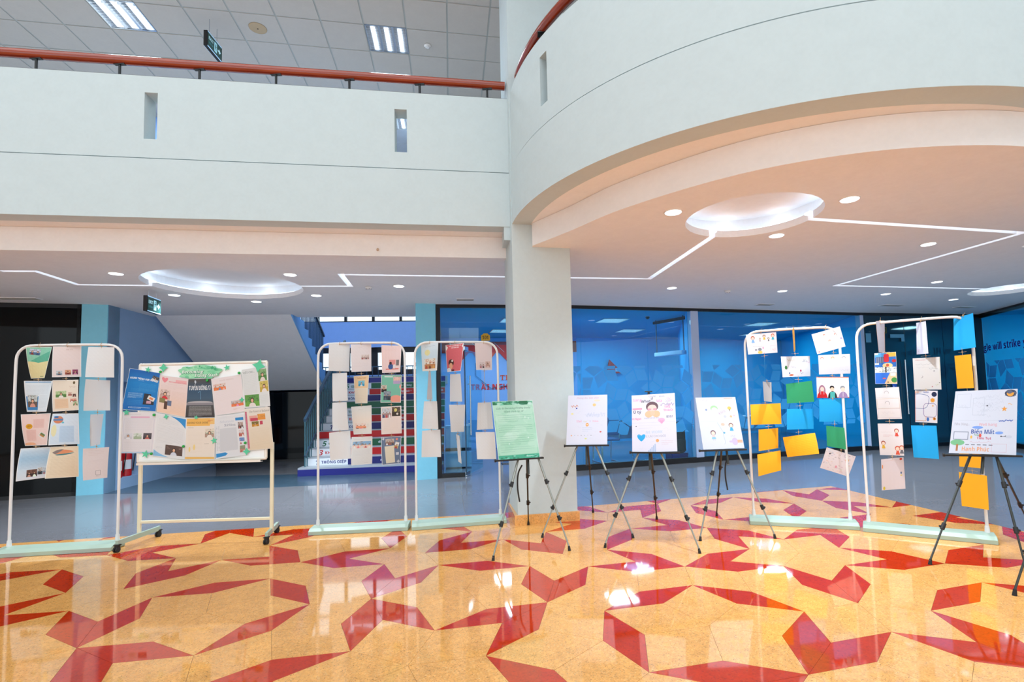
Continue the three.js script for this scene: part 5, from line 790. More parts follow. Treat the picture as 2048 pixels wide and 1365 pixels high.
const posters = [
  [[[-0.118, 1.741], [0.186, 1.684], [0.149, 1.298], [-0.19, 1.329]], 'blue poster with a white heading at the top left of the whiteboard', (x, w, h) => { grad(x, w, h, ['#0b62b4', '#0a86d0', '#0a7cc8', '#0b6ec0']); txt(x, 'HÀNH TRÌNH RỰC RỠ', 24, 128, 'bold 36px sans-serif', '#fff', 'left', 300); snap(x, 300, 60, 90, 80, ['#3c3a40', '#cfd4da', '#b98'], ['#d9dde2'], 0.3); words(x, 130, 154, 120, 1, 8, '#bfe0f4', 4); words(x, 150, 190, 210, 9, 13, '#69b7e4'); words(x, 60, 270, 310, 4, 13, '#69b7e4'); words(x, 40, 330, 170, 6, 13, '#d4ecf8', 3); words(x, 50, 430, 170, 6, 13, '#7cc0e8'); x.fillStyle = '#2b2b33'; x.fillRect(225, 330, 90, 90); x.fillRect(230, 420, 130, 60); x.save(); x.translate(320, 390); x.rotate(0.35); x.fillStyle = '#e8e6e0'; x.fillRect(-46, -30, 92, 60); x.fillStyle = '#ee8a4a'; x.fillRect(-24, -14, 50, 30); x.restore(); x.fillStyle = '#d3a2b2'; x.fillRect(268, 426, 56, 40); words(x, 70, 520, 250, 2, 12, '#e2f2fb', 4); edgeW(x, w, h, '#eef4f8', 4); }],
  [[[0.187, 1.664], [0.474, 1.617], [0.443, 1.235], [0.159, 1.294]], 'pink poster with a heart and a girl in red', (x, w, h) => { grad(x, w, h, ['#efdcda', '#f2d8d0', '#f6d0b4']); heart(x, 70, 60, 44, '#f28f98'); x.fillStyle = '#f4b3b4'; x.fillRect(220, 40, 150, 40); txt(x, 'RECOMMENDATIONS', 250, 82, 'bold 26px sans-serif', '#e8858c', 'center', 250); words(x, 110, 110, 220, 2, 12, '#d8b0ac'); words(x, 24, 140, 350, 4, 14, '#cdb2ac'); snap(x, 20, 200, 140, 150, ['#e8cfc6', '#c9a89c', '#5a3a34'], ['#d8323a']); x.fillStyle = '#8a8050'; x.fillRect(20, 340, 80, 70); x.fillStyle = '#6c7a98'; x.fillRect(130, 360, 60, 80); x.fillStyle = '#5a3a2e'; x.fillRect(90, 380, 44, 120); words(x, 180, 220, 200, 26, 12, '#d9b29a'); edgeW(x, w, h, '#f7eeec', 5); }],
  [[[0.467, 1.613], [0.689, 1.612], [0.733, 1.227], [0.444, 1.232]], 'dark grey poster with tall white letters in the middle of the whiteboard', (x, w, h) => { fillBg(x, w, h, '#4a4440'); grad(x, w, h, ['#544c48', '#31506c', '#3e5a72', '#4a4644', '#3d3a3c']); ell(x, 120, 40, 16, 24, '#c8d2dc'); x.save(); x.scale(1, 2.1); txt(x, 'TUYẾN ĐƯỜNG 17', 200, 62, 'bold 44px sans-serif', '#f1f1f1', 'center', 370); x.restore(); x.strokeStyle = '#7fb4d8'; x.lineWidth = 5; x.beginPath(); x.moveTo(150, 200); x.lineTo(190, 180); x.lineTo(190, 300); x.stroke(); ell(x, 200, 350, 190, 26, '#b9b4b6'); x.fillStyle = '#8f8a90'; x.fillRect(0, 350, w, 36); words(x, 40, 400, 320, 13, 12, '#d7d5d3', 3); }],
  [[[0.694, 1.612], [0.993, 1.651], [1.036, 1.278], [0.738, 1.24]], 'very pale pink poster with two orange photos', (x, w, h) => { fillBg(x, w, h, '#efe2e2'); txt(x, 'NGƯỜI THƯƠNG', 200, 50, '24px serif', '#d3b9b6', 'center'); snap(x, 20, 90, 160, 100, ['#e2d6d0', '#ef7a3e', '#d9553a'], ['#f08a4a', '#7a96c0', '#efb4a4']); snap(x, 230, 380, 160, 90, ['#cfc6c6', '#ee7a48', '#7a6a6a'], ['#f08a58', '#e9c', '#f07a4a']); words(x, 40, 220, 310, 10, 14, '#e4d2d0'); words(x, 250, 500, 90, 2, 12, '#d28a84', 3); edgeW(x, w, h); }],
  [[[0.996, 1.697], [1.252, 1.735], [1.286, 1.325], [1.028, 1.312]], 'white poster with green garden portraits at the top right of the whiteboard', (x, w, h) => { fillBg(x, w, h, '#e3e5e4'); txt(x, 'VIẾT CHO...', 110, 56, '36px serif', '#77807e', 'center', 190); words(x, 20, 90, 200, 22, 13, '#b6bdbc'); snap(x, 250, 40, 130, 160, ['#8db27c', '#4f8a3e', '#3c6a30'], ['#e8d8d0']); snap(x, 262, 206, 130, 150, ['#d9c46a', '#c9a83e', '#8a7a34'], ['#f0e6e0']); snap(x, 20, 380, 220, 170, ['#5f9a4a', '#6faa44', '#2f5f28'], ['#efe4dc']); words(x, 256, 400, 120, 10, 13, '#b6bdbc'); edgeW(x, w, h); }],
  [[[-0.179, 1.303], [0.164, 1.293], [0.135, 0.886], [-0.191, 0.895]], 'white poster with a pink title bar and three small portraits', (x, w, h) => { fillBg(x, w, h, '#eae4e6'); words(x, 60, 28, 260, 1, 8, '#a9a2aa', 3); x.fillStyle = '#e8b3cb'; x.beginPath(); x.roundRect(100, 60, 220, 22, 10); x.fill(); x.strokeStyle = '#c9c6d8'; x.lineWidth = 3; x.strokeRect(24, 96, 350, 450); words(x, 40, 116, 310, 12, 13, '#c4bfc6'); snap(x, 36, 290, 96, 84, ['#e4e2e6', '#d6d2d8'], ['#f2f0f2']); snap(x, 150, 290, 96, 84, ['#dfe4da', '#a9b89a', '#5a7a4a'], []); snap(x, 264, 290, 96, 84, ['#5c565c', '#453f46'], ['#c96a60']); words(x, 36, 410, 320, 9, 13, '#c4bfc6'); x.fillStyle = '#bcd2e6'; x.fillRect(0, 548, w, 18); }],
  [[[0.157, 1.286], [0.455, 1.216], [0.44, 0.816], [0.128, 0.859]], 'white poster with blue brush corners and a portrait on brown', (x, w, h) => { fillBg(x, w, h, '#e9e8e8'); x.fillStyle = '#2f93d6'; x.beginPath(); x.moveTo(150, 0); x.lineTo(w, 0); x.lineTo(w, 150); x.quadraticCurveTo(300, 20, 150, 0); x.fill(); x.fillStyle = '#8cc4ea'; x.beginPath(); x.moveTo(0, 470); x.quadraticCurveTo(80, 540, 240, 566); x.lineTo(0, 566); x.fill(); words(x, 40, 70, 260, 5, 14, '#b4b5ba'); words(x, 30, 150, 340, 16, 15, '#b4b5ba'); snap(x, 150, 400, 220, 130, ['#5f4a42', '#5a463e', '#9a8078'], ['#d9dde8']); words(x, 30, 440, 80, 2, 12, '#9fa0a6'); edgeW(x, w, h); }],
  [[[0.455, 1.224], [0.738, 1.224], [0.741, 0.808], [0.443, 0.816]], 'cream poster with an orange heading band', (x, w, h) => { fillBg(x, w, h, '#f1e4d6'); x.fillStyle = '#f5bc5e'; x.fillRect(0, 0, 330, 110); x.fillStyle = '#f5c67c'; x.fillRect(330, 0, 70, 90); txt(x, 'DEFINE YOUR SHINE', 160, 66, '34px sans-serif', '#5a4630', 'center', 290); words(x, 300, 34, 70, 2, 12, '#d8603c', 5); words(x, 30, 132, 120, 1, 8, '#8a7a6a', 3); snap(x, 260, 150, 130, 116, ['#e9dcc8', '#b89a88', '#4f8a6a'], ['#f0e8dc']); words(x, 30, 200, 200, 16, 18, '#ddcbb6'); ell(x, 120, 400, 14, 40, '#f3d68a'); ell(x, 60, 430, 12, 34, '#f3d68a'); words(x, 250, 350, 110, 1, 8, '#8a7a6a', 3); x.fillStyle = '#f5bc5e'; x.fillRect(0, 532, w, 30); edgeW(x, w, h); }],
  [[[0.738, 1.24], [1.029, 1.255], [1.071, 0.847], [0.752, 0.811]], 'notebook style poster with a column of four photos', (x, w, h) => { fillBg(x, w, h, '#e6e6e8'); words(x, 60, 30, 300, 2, 12, '#c9cbd0'); txt(x, 'Sakutyubi', 150, 90, 'italic 40px serif', '#c5c9d6', 'center'); txt(x, 'Xứ Hoa', 190, 140, '44px serif', '#7b8296', 'center'); x.fillStyle = '#2b8fd0'; x.fillRect(270, 46, 110, 40); x.beginPath(); x.moveTo(0, 500); x.lineTo(120, 496); x.lineTo(150, 516); x.lineTo(120, 540); x.lineTo(0, 552); x.fill(); x.fillStyle = '#d4d5d9'; x.fillRect(56, 180, 220, 300); for (let i = 0; i < 18; i++) { ell(x, 20, 150 + i * 18, 4, 3, '#6b6f78'); ell(x, 44, 150 + i * 18, 4, 3, '#6b6f78'); } [['#c9b6ae', '#5a3f3c'], ['#e0dcdc', '#c4685a'], ['#5f86c4', '#e6e2ea'], ['#8a9a7a', '#c98a7a']].forEach((c, i) => snap(x, 300, 110 + i * 108, 70, 90, c, ['#b76a60', '#eee'])); edgeW(x, w, h); }],
  [[[1.028, 1.301], [1.281, 1.318], [1.323, 0.902], [1.071, 0.886]], 'cream poster with a dotted magenta strip at the lower right of the whiteboard', (x, w, h) => { grad(x, w, h, ['#ebe4da', '#eadbc6', '#e6d2b6']); x.fillStyle = '#c2436a'; x.fillRect(6, 40, 26, 500); for (let i = 0; i < 40; i++) ell(x, 19, 50 + i * 12.4, 4, 4, '#efb9c8'); txt(x, 'The Power of Balance', 226, 46, 'italic 38px serif', '#8a827a', 'center', 320); x.fillStyle = '#e8a79a'; x.fillRect(66, 100, 120, 70); x.fillStyle = '#c8405a'; x.fillRect(80, 134, 120, 40); snap(x, 196, 84, 120, 80, ['#e9a24a', '#e8963c', '#9a4a2a'], []); snap(x, 96, 180, 110, 70, ['#7a6a2c', '#c98a2c', '#e9d28a'], ['#e6b25a']); x.fillStyle = '#c8405a'; x.fillRect(224, 180, 44, 50); words(x, 66, 280, 290, 16, 15, '#d3bf9e', 1.2); edgeW(x, w, h, '#efe9df', 4); }],
];
posters.forEach(([q, label, draw], i) => {
  const c = q.map(([s, y]) => wbAt(s, y)), base = c[3].clone().add(c[2]).multiplyScalar(0.5);
  const g = quadSlab(c.map((v) => v.sub(base)), 0.0008, 0.001 + (i % 5) * 0.0011 + (i > 4 ? 0.0004 : 0)), m = solo('poster', g, [A3(draw), M.paper], label, 'poster', 'posters on the whiteboard'); m.position.copy(base);
});
{
  const c = [[0.373, 1.752], [0.786, 1.752], [0.786, 1.617], [0.373, 1.617]].map(([s, y]) => wbAt(s, y, 0.02)), b = c[3].clone().add(c[2]).multiplyScalar(0.5), o = thing('title_banner', 'green cloud shaped title cut-out at the top of the whiteboard', 'sign', b.toArray(), WB.a);
  const s = new THREE.Shape(), pts = []; for (let i = 0; i < 60; i++) { const a = i / 60 * Math.PI * 2, k = 1 + 0.07 * Math.sin(a * 9) + 0.05 * Math.sin(a * 5 + 1), e = 0.72; pts.push([0.205 * k * Math.sign(Math.cos(a)) * Math.abs(Math.cos(a)) ** e, 0.0675 + 0.066 * k * Math.sign(Math.sin(a)) * Math.abs(Math.sin(a)) ** e]); }
  pts.forEach(([x, y], i) => (i ? s.lineTo(x, y) : s.moveTo(x, y)));
  const g = new THREE.ExtrudeGeometry(s, { depth: 0.002, bevelEnabled: false }), uv = g.attributes.uv, p = g.attributes.position; for (let i = 0; i < uv.count; i++) uv.setXY(i, (p.getX(i) + 0.21) / 0.42, (p.getY(i) + 0.002) / 0.14);
  mesh('cutout', g, std(1, 1, 1, { map: canvasTex(600, 200, (x, w, h) => { fillBg(x, w, h, '#8fd3a8'); for (let i = 0; i < 60; i++) { x.globalAlpha = 0.5; ell(x, rnd() * w, rnd() * h, 20 + rnd() * 40, 10 + rnd() * 16, ['#63bf8c', '#b5e0bd', '#48ab78'][i % 3]); } x.globalAlpha = 1; for (const [a, b, r] of [[120, 30, 16], [300, 20, 20], [330, 34, 14], [480, 44, 34], [520, 60, 28]]) star(x, a, b, r, '#3aa372', 5, 0.5); x.lineJoin = 'round'; for (const [t, X, Y] of [['Becoming', 195, 96], ['Trưởng thành', 390, 150]]) { x.font = 'bold italic 62px serif'; x.textAlign = 'center'; x.textBaseline = 'middle'; x.strokeStyle = '#2c8a5c'; x.lineWidth = 10; vText(x, t, X + 3, Y + 3, 'center', 330, 'strokeText'); x.fillStyle = '#f2f6f0'; vText(x, t, X, Y, 'center', 330); } }) }), o);
}
[[0.067, 1.721, 5, 0.032, 'small green paper star on the top edge of the blue poster'], [0.219, 1.736, 4, 0.045, 'four-pointed green star left of the title on the whiteboard'], [0.851, 1.721, 5, 0.034, 'green star right of the title on the whiteboard'], [1.17, 1.732, 4, 0.068, 'large four-pointed green star at the top right of the whiteboard'], [-0.136, 1.298, 5, 0.036, 'green star at the lower left corner of the blue poster'], [0.257, 1.245, 4, 0.028, 'small four-pointed green star below the pink poster'], [0.554, 1.229, 5, 0.024, 'small green star below the dark poster'], [1.004, 1.395, 4, 0.028, 'small green star left of the garden portrait'], [0.734, 0.994, 5, 0.036, 'green star beside the notebook poster'], [0.062, 0.879, 5, 0.042, 'green star at the bottom left of the whiteboard'], [1.056, 0.878, 4, 0.038, 'four-pointed green star at the bottom right of the whiteboard']].forEach(([s, y, n, r, label], i) => {
  const sh = new THREE.Shape(), k = n === 4 ? 0.5 : 0.42, rot = Math.PI / 2 + (i % 3 - 1) * 0.22; for (let j = 0; j < 2 * n; j++) { const q = j % 2 ? r * k : r, t = rot + j * Math.PI / n; j ? sh.lineTo(q * Math.cos(t), q * Math.sin(t)) : sh.moveTo(q * Math.cos(t), q * Math.sin(t)); }
  const m = solo('paper_star', new THREE.ExtrudeGeometry(sh, { depth: 0.0015, bevelEnabled: false }), M.green, label, 'star', 'green stars on the whiteboard'); m.position.copy(wbAt(s, y, 0.0225)); m.rotation.y = WB.a;
});
[[0.194, 1.695, 'green round magnet at the top corner of the blue poster'], [0.975, 1.664, 'green round magnet left of the white garden poster'], [0.66, 1.597, 'green round magnet at the top corner of the dark poster'], [0.139, 1.266, 'green round magnet at the pink title bar'], [0.435, 0.946, 'green round magnet at the brown portrait'], [1.044, 0.964, 'green round magnet on the magenta strip'], [0.121, 0.882, 'green round magnet beside the lowest left star']].forEach(([s, y, label]) => {
  const m = solo('magnet', new THREE.LatheGeometry([[0, 0.01], [0.008, 0.0096], [0.012, 0.007], [0.0135, 0], [0, 0]].map(([a, b]) => new THREE.Vector2(a, b)), 18).rotateX(Math.PI / 2), M.greenPin, label, 'magnet', 'green magnets on the whiteboard'); m.position.copy(wbAt(s, y, 0.0245)); m.rotation.y = WB.a;
});

// ---------------------------------------------------------------- easels and their boards
function easel(FL, FRt, BK, label, opt = {}) {
  const f = [FL, FRt, BK].map(([x, z]) => V3(x, 0, z)), m = f[0].clone().add(f[1]).multiplyScalar(0.5), base = f[0].clone().add(f[1]).add(f[2]).multiplyScalar(1 / 3);
  const up = m.clone().lerp(f[2], 0.5).setY(1.6).sub(m), on = (h) => m.clone().addScaledVector(up, h / 1.6).sub(base), across = f[1].clone().sub(f[0]).normalize();
  const n = across.clone().cross(up).normalize(); if (n.z < 0) n.negate();
  const t = thing('easel', label, 'easel', base.toArray(), 0, 'folding tripod easels');
  const tube = opt.dark ? M.easelDark : M.easel, hub = on(1.0).addScaledVector(n, -0.034), back = n.clone().multiplyScalar(-0.034);
  f.forEach((p, i) => {
    const foot = p.clone().sub(base).setY(0.025), topP = hub.clone().add(i < 2 ? across.clone().multiplyScalar(i ? 0.03 : -0.03) : n.clone().multiplyScalar(-0.03)), at = (k) => topP.clone().lerp(foot, k), mt = i === 2 ? M.easelDark : tube;
    const g = mesh('leg', merge([rod(at(0), at(0.42), 0.0105), rod(at(0.42), at(0.74), 0.0088), rod(at(0.74), at(1), 0.007)]), mt, t);
    for (const k of [0.42, 0.74]) { const a = at(k - 0.012), b = at(k + 0.03), d = b.clone().sub(a); mesh('clamp', merge([rod(a, b, 0.0155, 0.0155, 12), rod(a.clone().lerp(b, 0.5), a.clone().lerp(b, 0.5).addScaledVector(across, i ? 0.026 : -0.026), 0.010, 0.008, 8)]), M.rubber, g); }
    mesh('foot', rod(at(0.985), at(1).setY(0.0), 0.0095, 0.014, 10), M.rubber, g);
  });
  mesh('mast', merge([rod(on(0.66).add(back), on(opt.top ?? 1.29).add(back), 0.011), rod(hub, on(1.06).add(back), 0.024)]), M.easelDark, t);
  mesh('hub', merge([rod(hub.clone().addScaledVector(across, -0.05), hub.clone().addScaledVector(across, 0.05), 0.018), rod(hub.clone().addScaledVector(n, -0.06), hub, 0.016)]), M.rubber, t);
  const lw = opt.ledge ?? 0.225, ly = opt.ly ?? 0.785, mid = on(ly).addScaledVector(n, 0.012), lc = mid.clone().addScaledVector(across, opt.at ? V3(opt.at[0], 0, opt.at[1]).sub(base).sub(mid).dot(across) : 0);
  mesh('ledge', merge([bar(lc.clone().addScaledVector(across, -lw), lc.clone().addScaledVector(across, lw), 0.045, 0.014), rod(lc.clone().addScaledVector(across, -lw - 0.005), lc.clone().addScaledVector(across, -lw + 0.008), 0.014)]), M.rubber, t);
  const tp = on(opt.top ?? 1.29).add(back); mesh('top_clip', merge([bar(tp.clone().addScaledVector(across, -0.035), tp.clone().addScaledVector(across, 0.035), 0.04, 0.012)]), opt.dark ? M.rubber : M.easelDark, t);
  if (opt.strap) { const a = on(0.74).addScaledVector(across, opt.strap).addScaledVector(n, -0.03); mesh('strap', new THREE.TubeGeometry(new THREE.CatmullRomCurve3([a, a.clone().add(V3(-0.035, -0.07, -0.01)), a.clone().add(V3(-0.045, -0.2, -0.01)), a.clone().add(V3(-0.03, -0.33, -0.01))]), 16, 0.0075, 5), M.rubber, t); }
  return { n, across };
}
const A2 = (draw, w = 500, h = 680) => std(0.75, 0.75, 0.76, { roughness: 0.55, map: canvasTex(w, h, draw) });
function boardOn(q, mat, label) {
  const c = q.map((v) => V3(...v)), b = c[3].clone().add(c[2]).multiplyScalar(0.5), m = solo('poster_board', quadSlab(c.map((v) => v.sub(b)), 0.005, 0.014), [mat, M.paper], label, 'poster', 'boards on the easels'); m.position.copy(b);
}
easel([-0.47, -4.408], [0.174, -4.631], [-0.215, -5.581], 'silver tripod easel carrying the green poster', { strap: -0.06, at: [-0.253, -4.748] });
easel([-0.066, -5.072], [0.787, -4.979], [0.512, -6.074], 'tripod easel just right of the column', { ly: 0.838, at: [0.404, -5.298] });
easel([0.49, -4.687], [1.259, -4.455], [1.158, -5.672], 'middle tripod easel with a clip above its board', { ly: 0.803, top: 1.38, at: [0.993, -4.833] });
easel([1.372, -4.823], [2.058, -4.834], [1.827, -5.75], 'tripod easel beside the rack of yellow cards', { ly: 0.785, strap: 0.02, at: [1.69, -5.052] });
easel([2.88, -4.035], [3.417, -3.825], [4.46, -4.908], 'black tripod easel at the right edge', { dark: true, ledge: 0.25, ly: 0.785, at: [3.45, -4.176] });
easel([2.963, -3.416], [3.55, -3.05], [3.95, -3.95], 'black tripod easel mostly beyond the right edge, one leg showing', { dark: true });
boardOn([[-0.503, 1.308, -4.84], [-0.132, 1.311, -4.97], [-0.07, 0.785, -4.812], [-0.436, 0.780, -4.683]], A2((x, w, h) => {
  grad(x, w, h, ['#bfe6cf', '#9fd2b2', '#b7e2cc', '#93cba8']); x.fillStyle = '#2f8f5e'; x.fillRect(0, 0, w, 46); for (let i = 0; i < 40; i++) { x.globalAlpha = 0.6; ell(x, rnd() * w, rnd() * 46, 30, 14, ['#7fd0b0', '#0f6b40', '#d4f0e2'][i % 3]); } x.globalAlpha = 1; ell(x, 380, 26, 60, 26, '#0f6b40');
  x.fillStyle = '#b4dfc4'; x.beginPath(); x.roundRect(20, 52, w - 40, h - 110, 24); x.fill(); for (let i = 0; i < 30; i++) { x.globalAlpha = 0.16; ell(x, rnd() * w, 60 + rnd() * 540, 90, 50, i % 2 ? '#e6f6ee' : '#8cc9a6'); } x.globalAlpha = 1;
  txt(x, 'Cuộc thi Becoming (Trưởng thành)', w / 2, 88, 'italic 28px serif', '#3f6f58', 'center', 420); txt(x, '"Hành trình rực rỡ"', w / 2, 128, 'italic 27px serif', '#3f6f58', 'center'); words(x, 44, 170, 410, 4, 24, '#6d9c84', 2.2); words(x, 44, 290, 410, 4, 24, '#6d9c84', 2.2); words(x, 44, 410, 410, 5, 24, '#6d9c84', 2.2); words(x, 44, 540, 410, 3, 24, '#7fae96', 2.2, 0.4);
  for (const [a, b] of [[380, 200], [420, 214], [150, 500], [390, 440]]) star(x, a, b, 12, '#f0faf4', 4, 0.3); x.fillStyle = '#3fae88'; x.fillRect(0, h - 52, w, 52); for (let i = 0; i < 30; i++) ell(x, rnd() * w, h - rnd() * 46, 16, 8, i % 2 ? '#2f8c68' : '#7fd2b4'); words(x, 330, h - 34, 130, 1, 8, '#e6f6ee', 5); edgeW(x, w, h, '#dff2e6', 4);
}), 'green printed poster board on the easel left of the column');
boardOn([[0.241, 1.344, -5.486], [0.646, 1.344, -5.442], [0.609, 0.845, -5.275], [0.198, 0.846, -5.32]], A2((x, w, h) => {
  fillBg(x, w, h, '#e4e2ee'); txt(x, 'Phòng đọc bản thân', w / 2, 40, 'italic 30px serif', '#d9a5bd', 'center'); scrib(x, 40, 130, 90, 40, '#d9805a', 9, 6); ell(x, 112, 184, 10, 10, '#2f3aa0'); ell(x, 336, 140, 22, 20, '#f2cf8a'); ell(x, 370, 80, 40, 14, '#f3e0c2'); scrib(x, 220, 240, 230, 70, '#bcc3dc', 26, 2.4); txt(x, 'Phong Vĩ', 350, 280, 'italic 56px serif', '#c9cfe4', 'center'); txt(x, 'Thế', 148, 366, 'bold 36px serif', '#efa6c2', 'center'); txt(x, 'cao', 222, 366, '28px serif', '#d9c8a0', 'center'); txt(x, 'sĩ', 286, 366, '28px serif', '#d6b8e0', 'center'); txt(x, 'Năm', 352, 366, 'bold 32px serif', '#efb2c6', 'center'); ell(x, 250, 412, 18, 24, '#f0a24a'); ell(x, 250, 412, 8, 8, '#fae6c4'); words(x, 190, 452, 120, 3, 22, '#9fb8d8', 3); ell(x, 416, 510, 12, 10, '#dd5a52'); ell(x, 60, 260, 16, 12, '#f0e29a'); for (let i = 0; i < 7; i++) ell(x, 60 + i * 40, 548 + rnd() * 10, 5, 4, ['#555', '#8ab', '#caa'][i % 3]); ell(x, 236, 600, 14, 10, '#dfe48a'); ell(x, 60, 556, 9, 9, '#f0b48a'); for (let i = 0; i < 26; i++) scrib(x, 40 + rnd() * 400, 70 + rnd() * 560, 40, 14, '#d6d3e2', 8, 1.4);
}), 'white board with faint pastel drawings just right of the column');
boardOn([[0.841, 1.328, -5.073], [1.232, 1.343, -4.961], [1.188, 0.814, -4.777], [0.797, 0.80, -4.889]], A2((x, w, h) => {
  fillBg(x, w, h, '#e9e3ef'); txt(x, 'Sáng', 66, 62, 'bold 46px sans-serif', '#f2a6c8', 'center'); txt(x, 'What', 165, 80, 'bold 44px sans-serif', '#5c5560', 'center'); txt(x, 'if', 236, 54, 'bold 44px sans-serif', '#6a646c', 'center'); txt(x, 'Wa', 320, 84, 'bold 46px sans-serif', '#ee9cc0', 'center'); txt(x, 'Quang', 240, 22, '26px serif', '#77727c', 'center'); txt(x, 'Work', 350, 30, '28px sans-serif', '#8a8490', 'center'); scrib(x, 330, 110, 160, 40, '#a58fb0', 16, 6); for (let i = 0; i < 10; i++) scrib(x, 380 + rnd() * 40, 36 + rnd() * 60, 60, 16, i % 2 ? '#efb6d0' : '#9a94a0', 8, 2);
  ell(x, 236, 150, 70, 60, '#6a4a52'); ell(x, 236, 170, 52, 44, '#f6d2c4'); ell(x, 204, 182, 22, 12, '#f0a0b0'); ell(x, 268, 182, 22, 12, '#f0a0b0'); ell(x, 196, 240, 44, 40, '#eec39a'); ell(x, 282, 240, 44, 40, '#eec39a'); ell(x, 240, 230, 26, 30, '#efc6a8'); x.fillStyle = '#ef9cb8'; x.fillRect(10, 160, 110, 20); txt(x, 'Ú tý', 62, 208, 'bold 48px sans-serif', '#5e5a72', 'center'); txt(x, 'THỂ', 410, 160, 'bold 40px sans-serif', '#ef8fb6', 'center'); txt(x, 'THAO', 416, 200, 'bold 40px sans-serif', '#ef8fb6', 'center'); txt(x, 'Vị Ngọt', 56, 290, 'bold 30px sans-serif', '#ea7ca4', 'center'); txt(x, 'muốn đi tới cho', 226, 286, '24px sans-serif', '#a39cb2', 'center'); txt(x, 'BIG!', 430, 278, 'bold 36px sans-serif', '#8d889a', 'center'); ell(x, 338, 316, 40, 26, '#f4b6d4'); heart(x, 340, 336, 24, '#f0a4c8');
  x.fillStyle = '#cfc8d8'; x.fillRect(0, 338, w, 2); ell(x, 48, 378, 6, 5, '#444'); words(x, 80, 372, 260, 2, 30, '#d6cfe0', 3); txt(x, 'NE WORK', 250, 452, 'bold 42px sans-serif', '#c9d3ea', 'center'); heart(x, 106, 510, 48, '#18aae6'); txt(x, 'E LẠI CHO ĐỜI', 270, 500, '34px sans-serif', '#a9a6b6', 'center', 240); ell(x, 286, 552, 18, 18, '#f2ab6a'); words(x, 330, 556, 130, 3, 18, '#d9a9a6', 3); for (let i = 0; i < 5; i++) { x.fillStyle = '#b7c6e2'; x.fillRect(180 + i * 18, 660 - i * 18, 14, 20 + i * 18); } for (let i = 0; i < 16; i++) scrib(x, 30 + rnd() * 400, 380 + rnd() * 270, 50, 12, '#d5d0e0', 8, 1.4);
}), 'white board with pink lettering, a drawn child and a blue heart');
boardOn([[1.489, 1.291, -5.196], [1.885, 1.288, -5.201], [1.897, 0.797, -5.055], [1.5, 0.794, -5.048]], A2((x, w, h) => {
  fillBg(x, w, h, '#d9dcec'); scrib(x, 40, 20, 120, 40, '#b49aa8', 14, 3); ell(x, 210, 150, 46, 40, '#a9d39a'); ell(x, 212, 168, 36, 30, '#e3e4ee'); x.fillStyle = '#f0b09a'; x.fillRect(350, 10, 110, 12); ell(x, 400, 150, 24, 24, '#d3bd5a'); x.fillStyle = '#8a6a3a'; x.fillRect(396, 164, 8, 30); x.save(); x.translate(300, 204); x.rotate(-0.45); x.strokeStyle = '#b08a94'; x.lineWidth = 3; x.strokeRect(-46, -14, 92, 28); for (let i = 0; i < 4; i++) ell(x, -34 + i * 22, 0, 4, 6, '#a34a5a'); x.restore(); ell(x, 404, 262, 16, 16, '#f4b88a'); ell(x, 444, 250, 12, 10, '#efb8c4'); ell(x, 330, 262, 18, 18, '#c5c4d4'); ell(x, 110, 168, 12, 14, '#8b95b8'); x.fillStyle = '#c0c3d6'; x.fillRect(20, 322, w - 40, 2);
  ell(x, 286, 366, 24, 20, '#f2c0a8'); doll(x, 384, 378, 28, '#8a5a4a', '#3aa8d6'); doll(x, 150, 470, 32, '#7a5660', '#efc8c4', '#8fc4e4'); star(x, 286, 476, 18, '#2b9cc0', 5); x.strokeStyle = '#8fa8b0'; x.lineWidth = 3; x.beginPath(); x.moveTo(220, 340); x.bezierCurveTo(260, 420, 250, 420, 280, 470); x.bezierCurveTo(260, 540, 300, 580, 270, 620); x.stroke(); ell(x, 400, 590, 36, 48, '#cdbbe2'); ell(x, 352, 590, 22, 14, '#cdbbe2'); scrib(x, 350, 500, 60, 40, '#b4a8c0'); x.fillStyle = '#f4b494'; x.fillRect(430, 570, 62, 40); x.strokeStyle = '#b9c89a'; x.beginPath(); x.arc(460, 470, 46, 3.4, 5); x.stroke(); for (let i = 0; i < 14; i++) scrib(x, 30 + rnd() * 420, 30 + rnd() * 600, 40, 12, '#c7c9da', 8, 1.4);
}), 'white board with drawn children, a green cap and a small blue star flower');
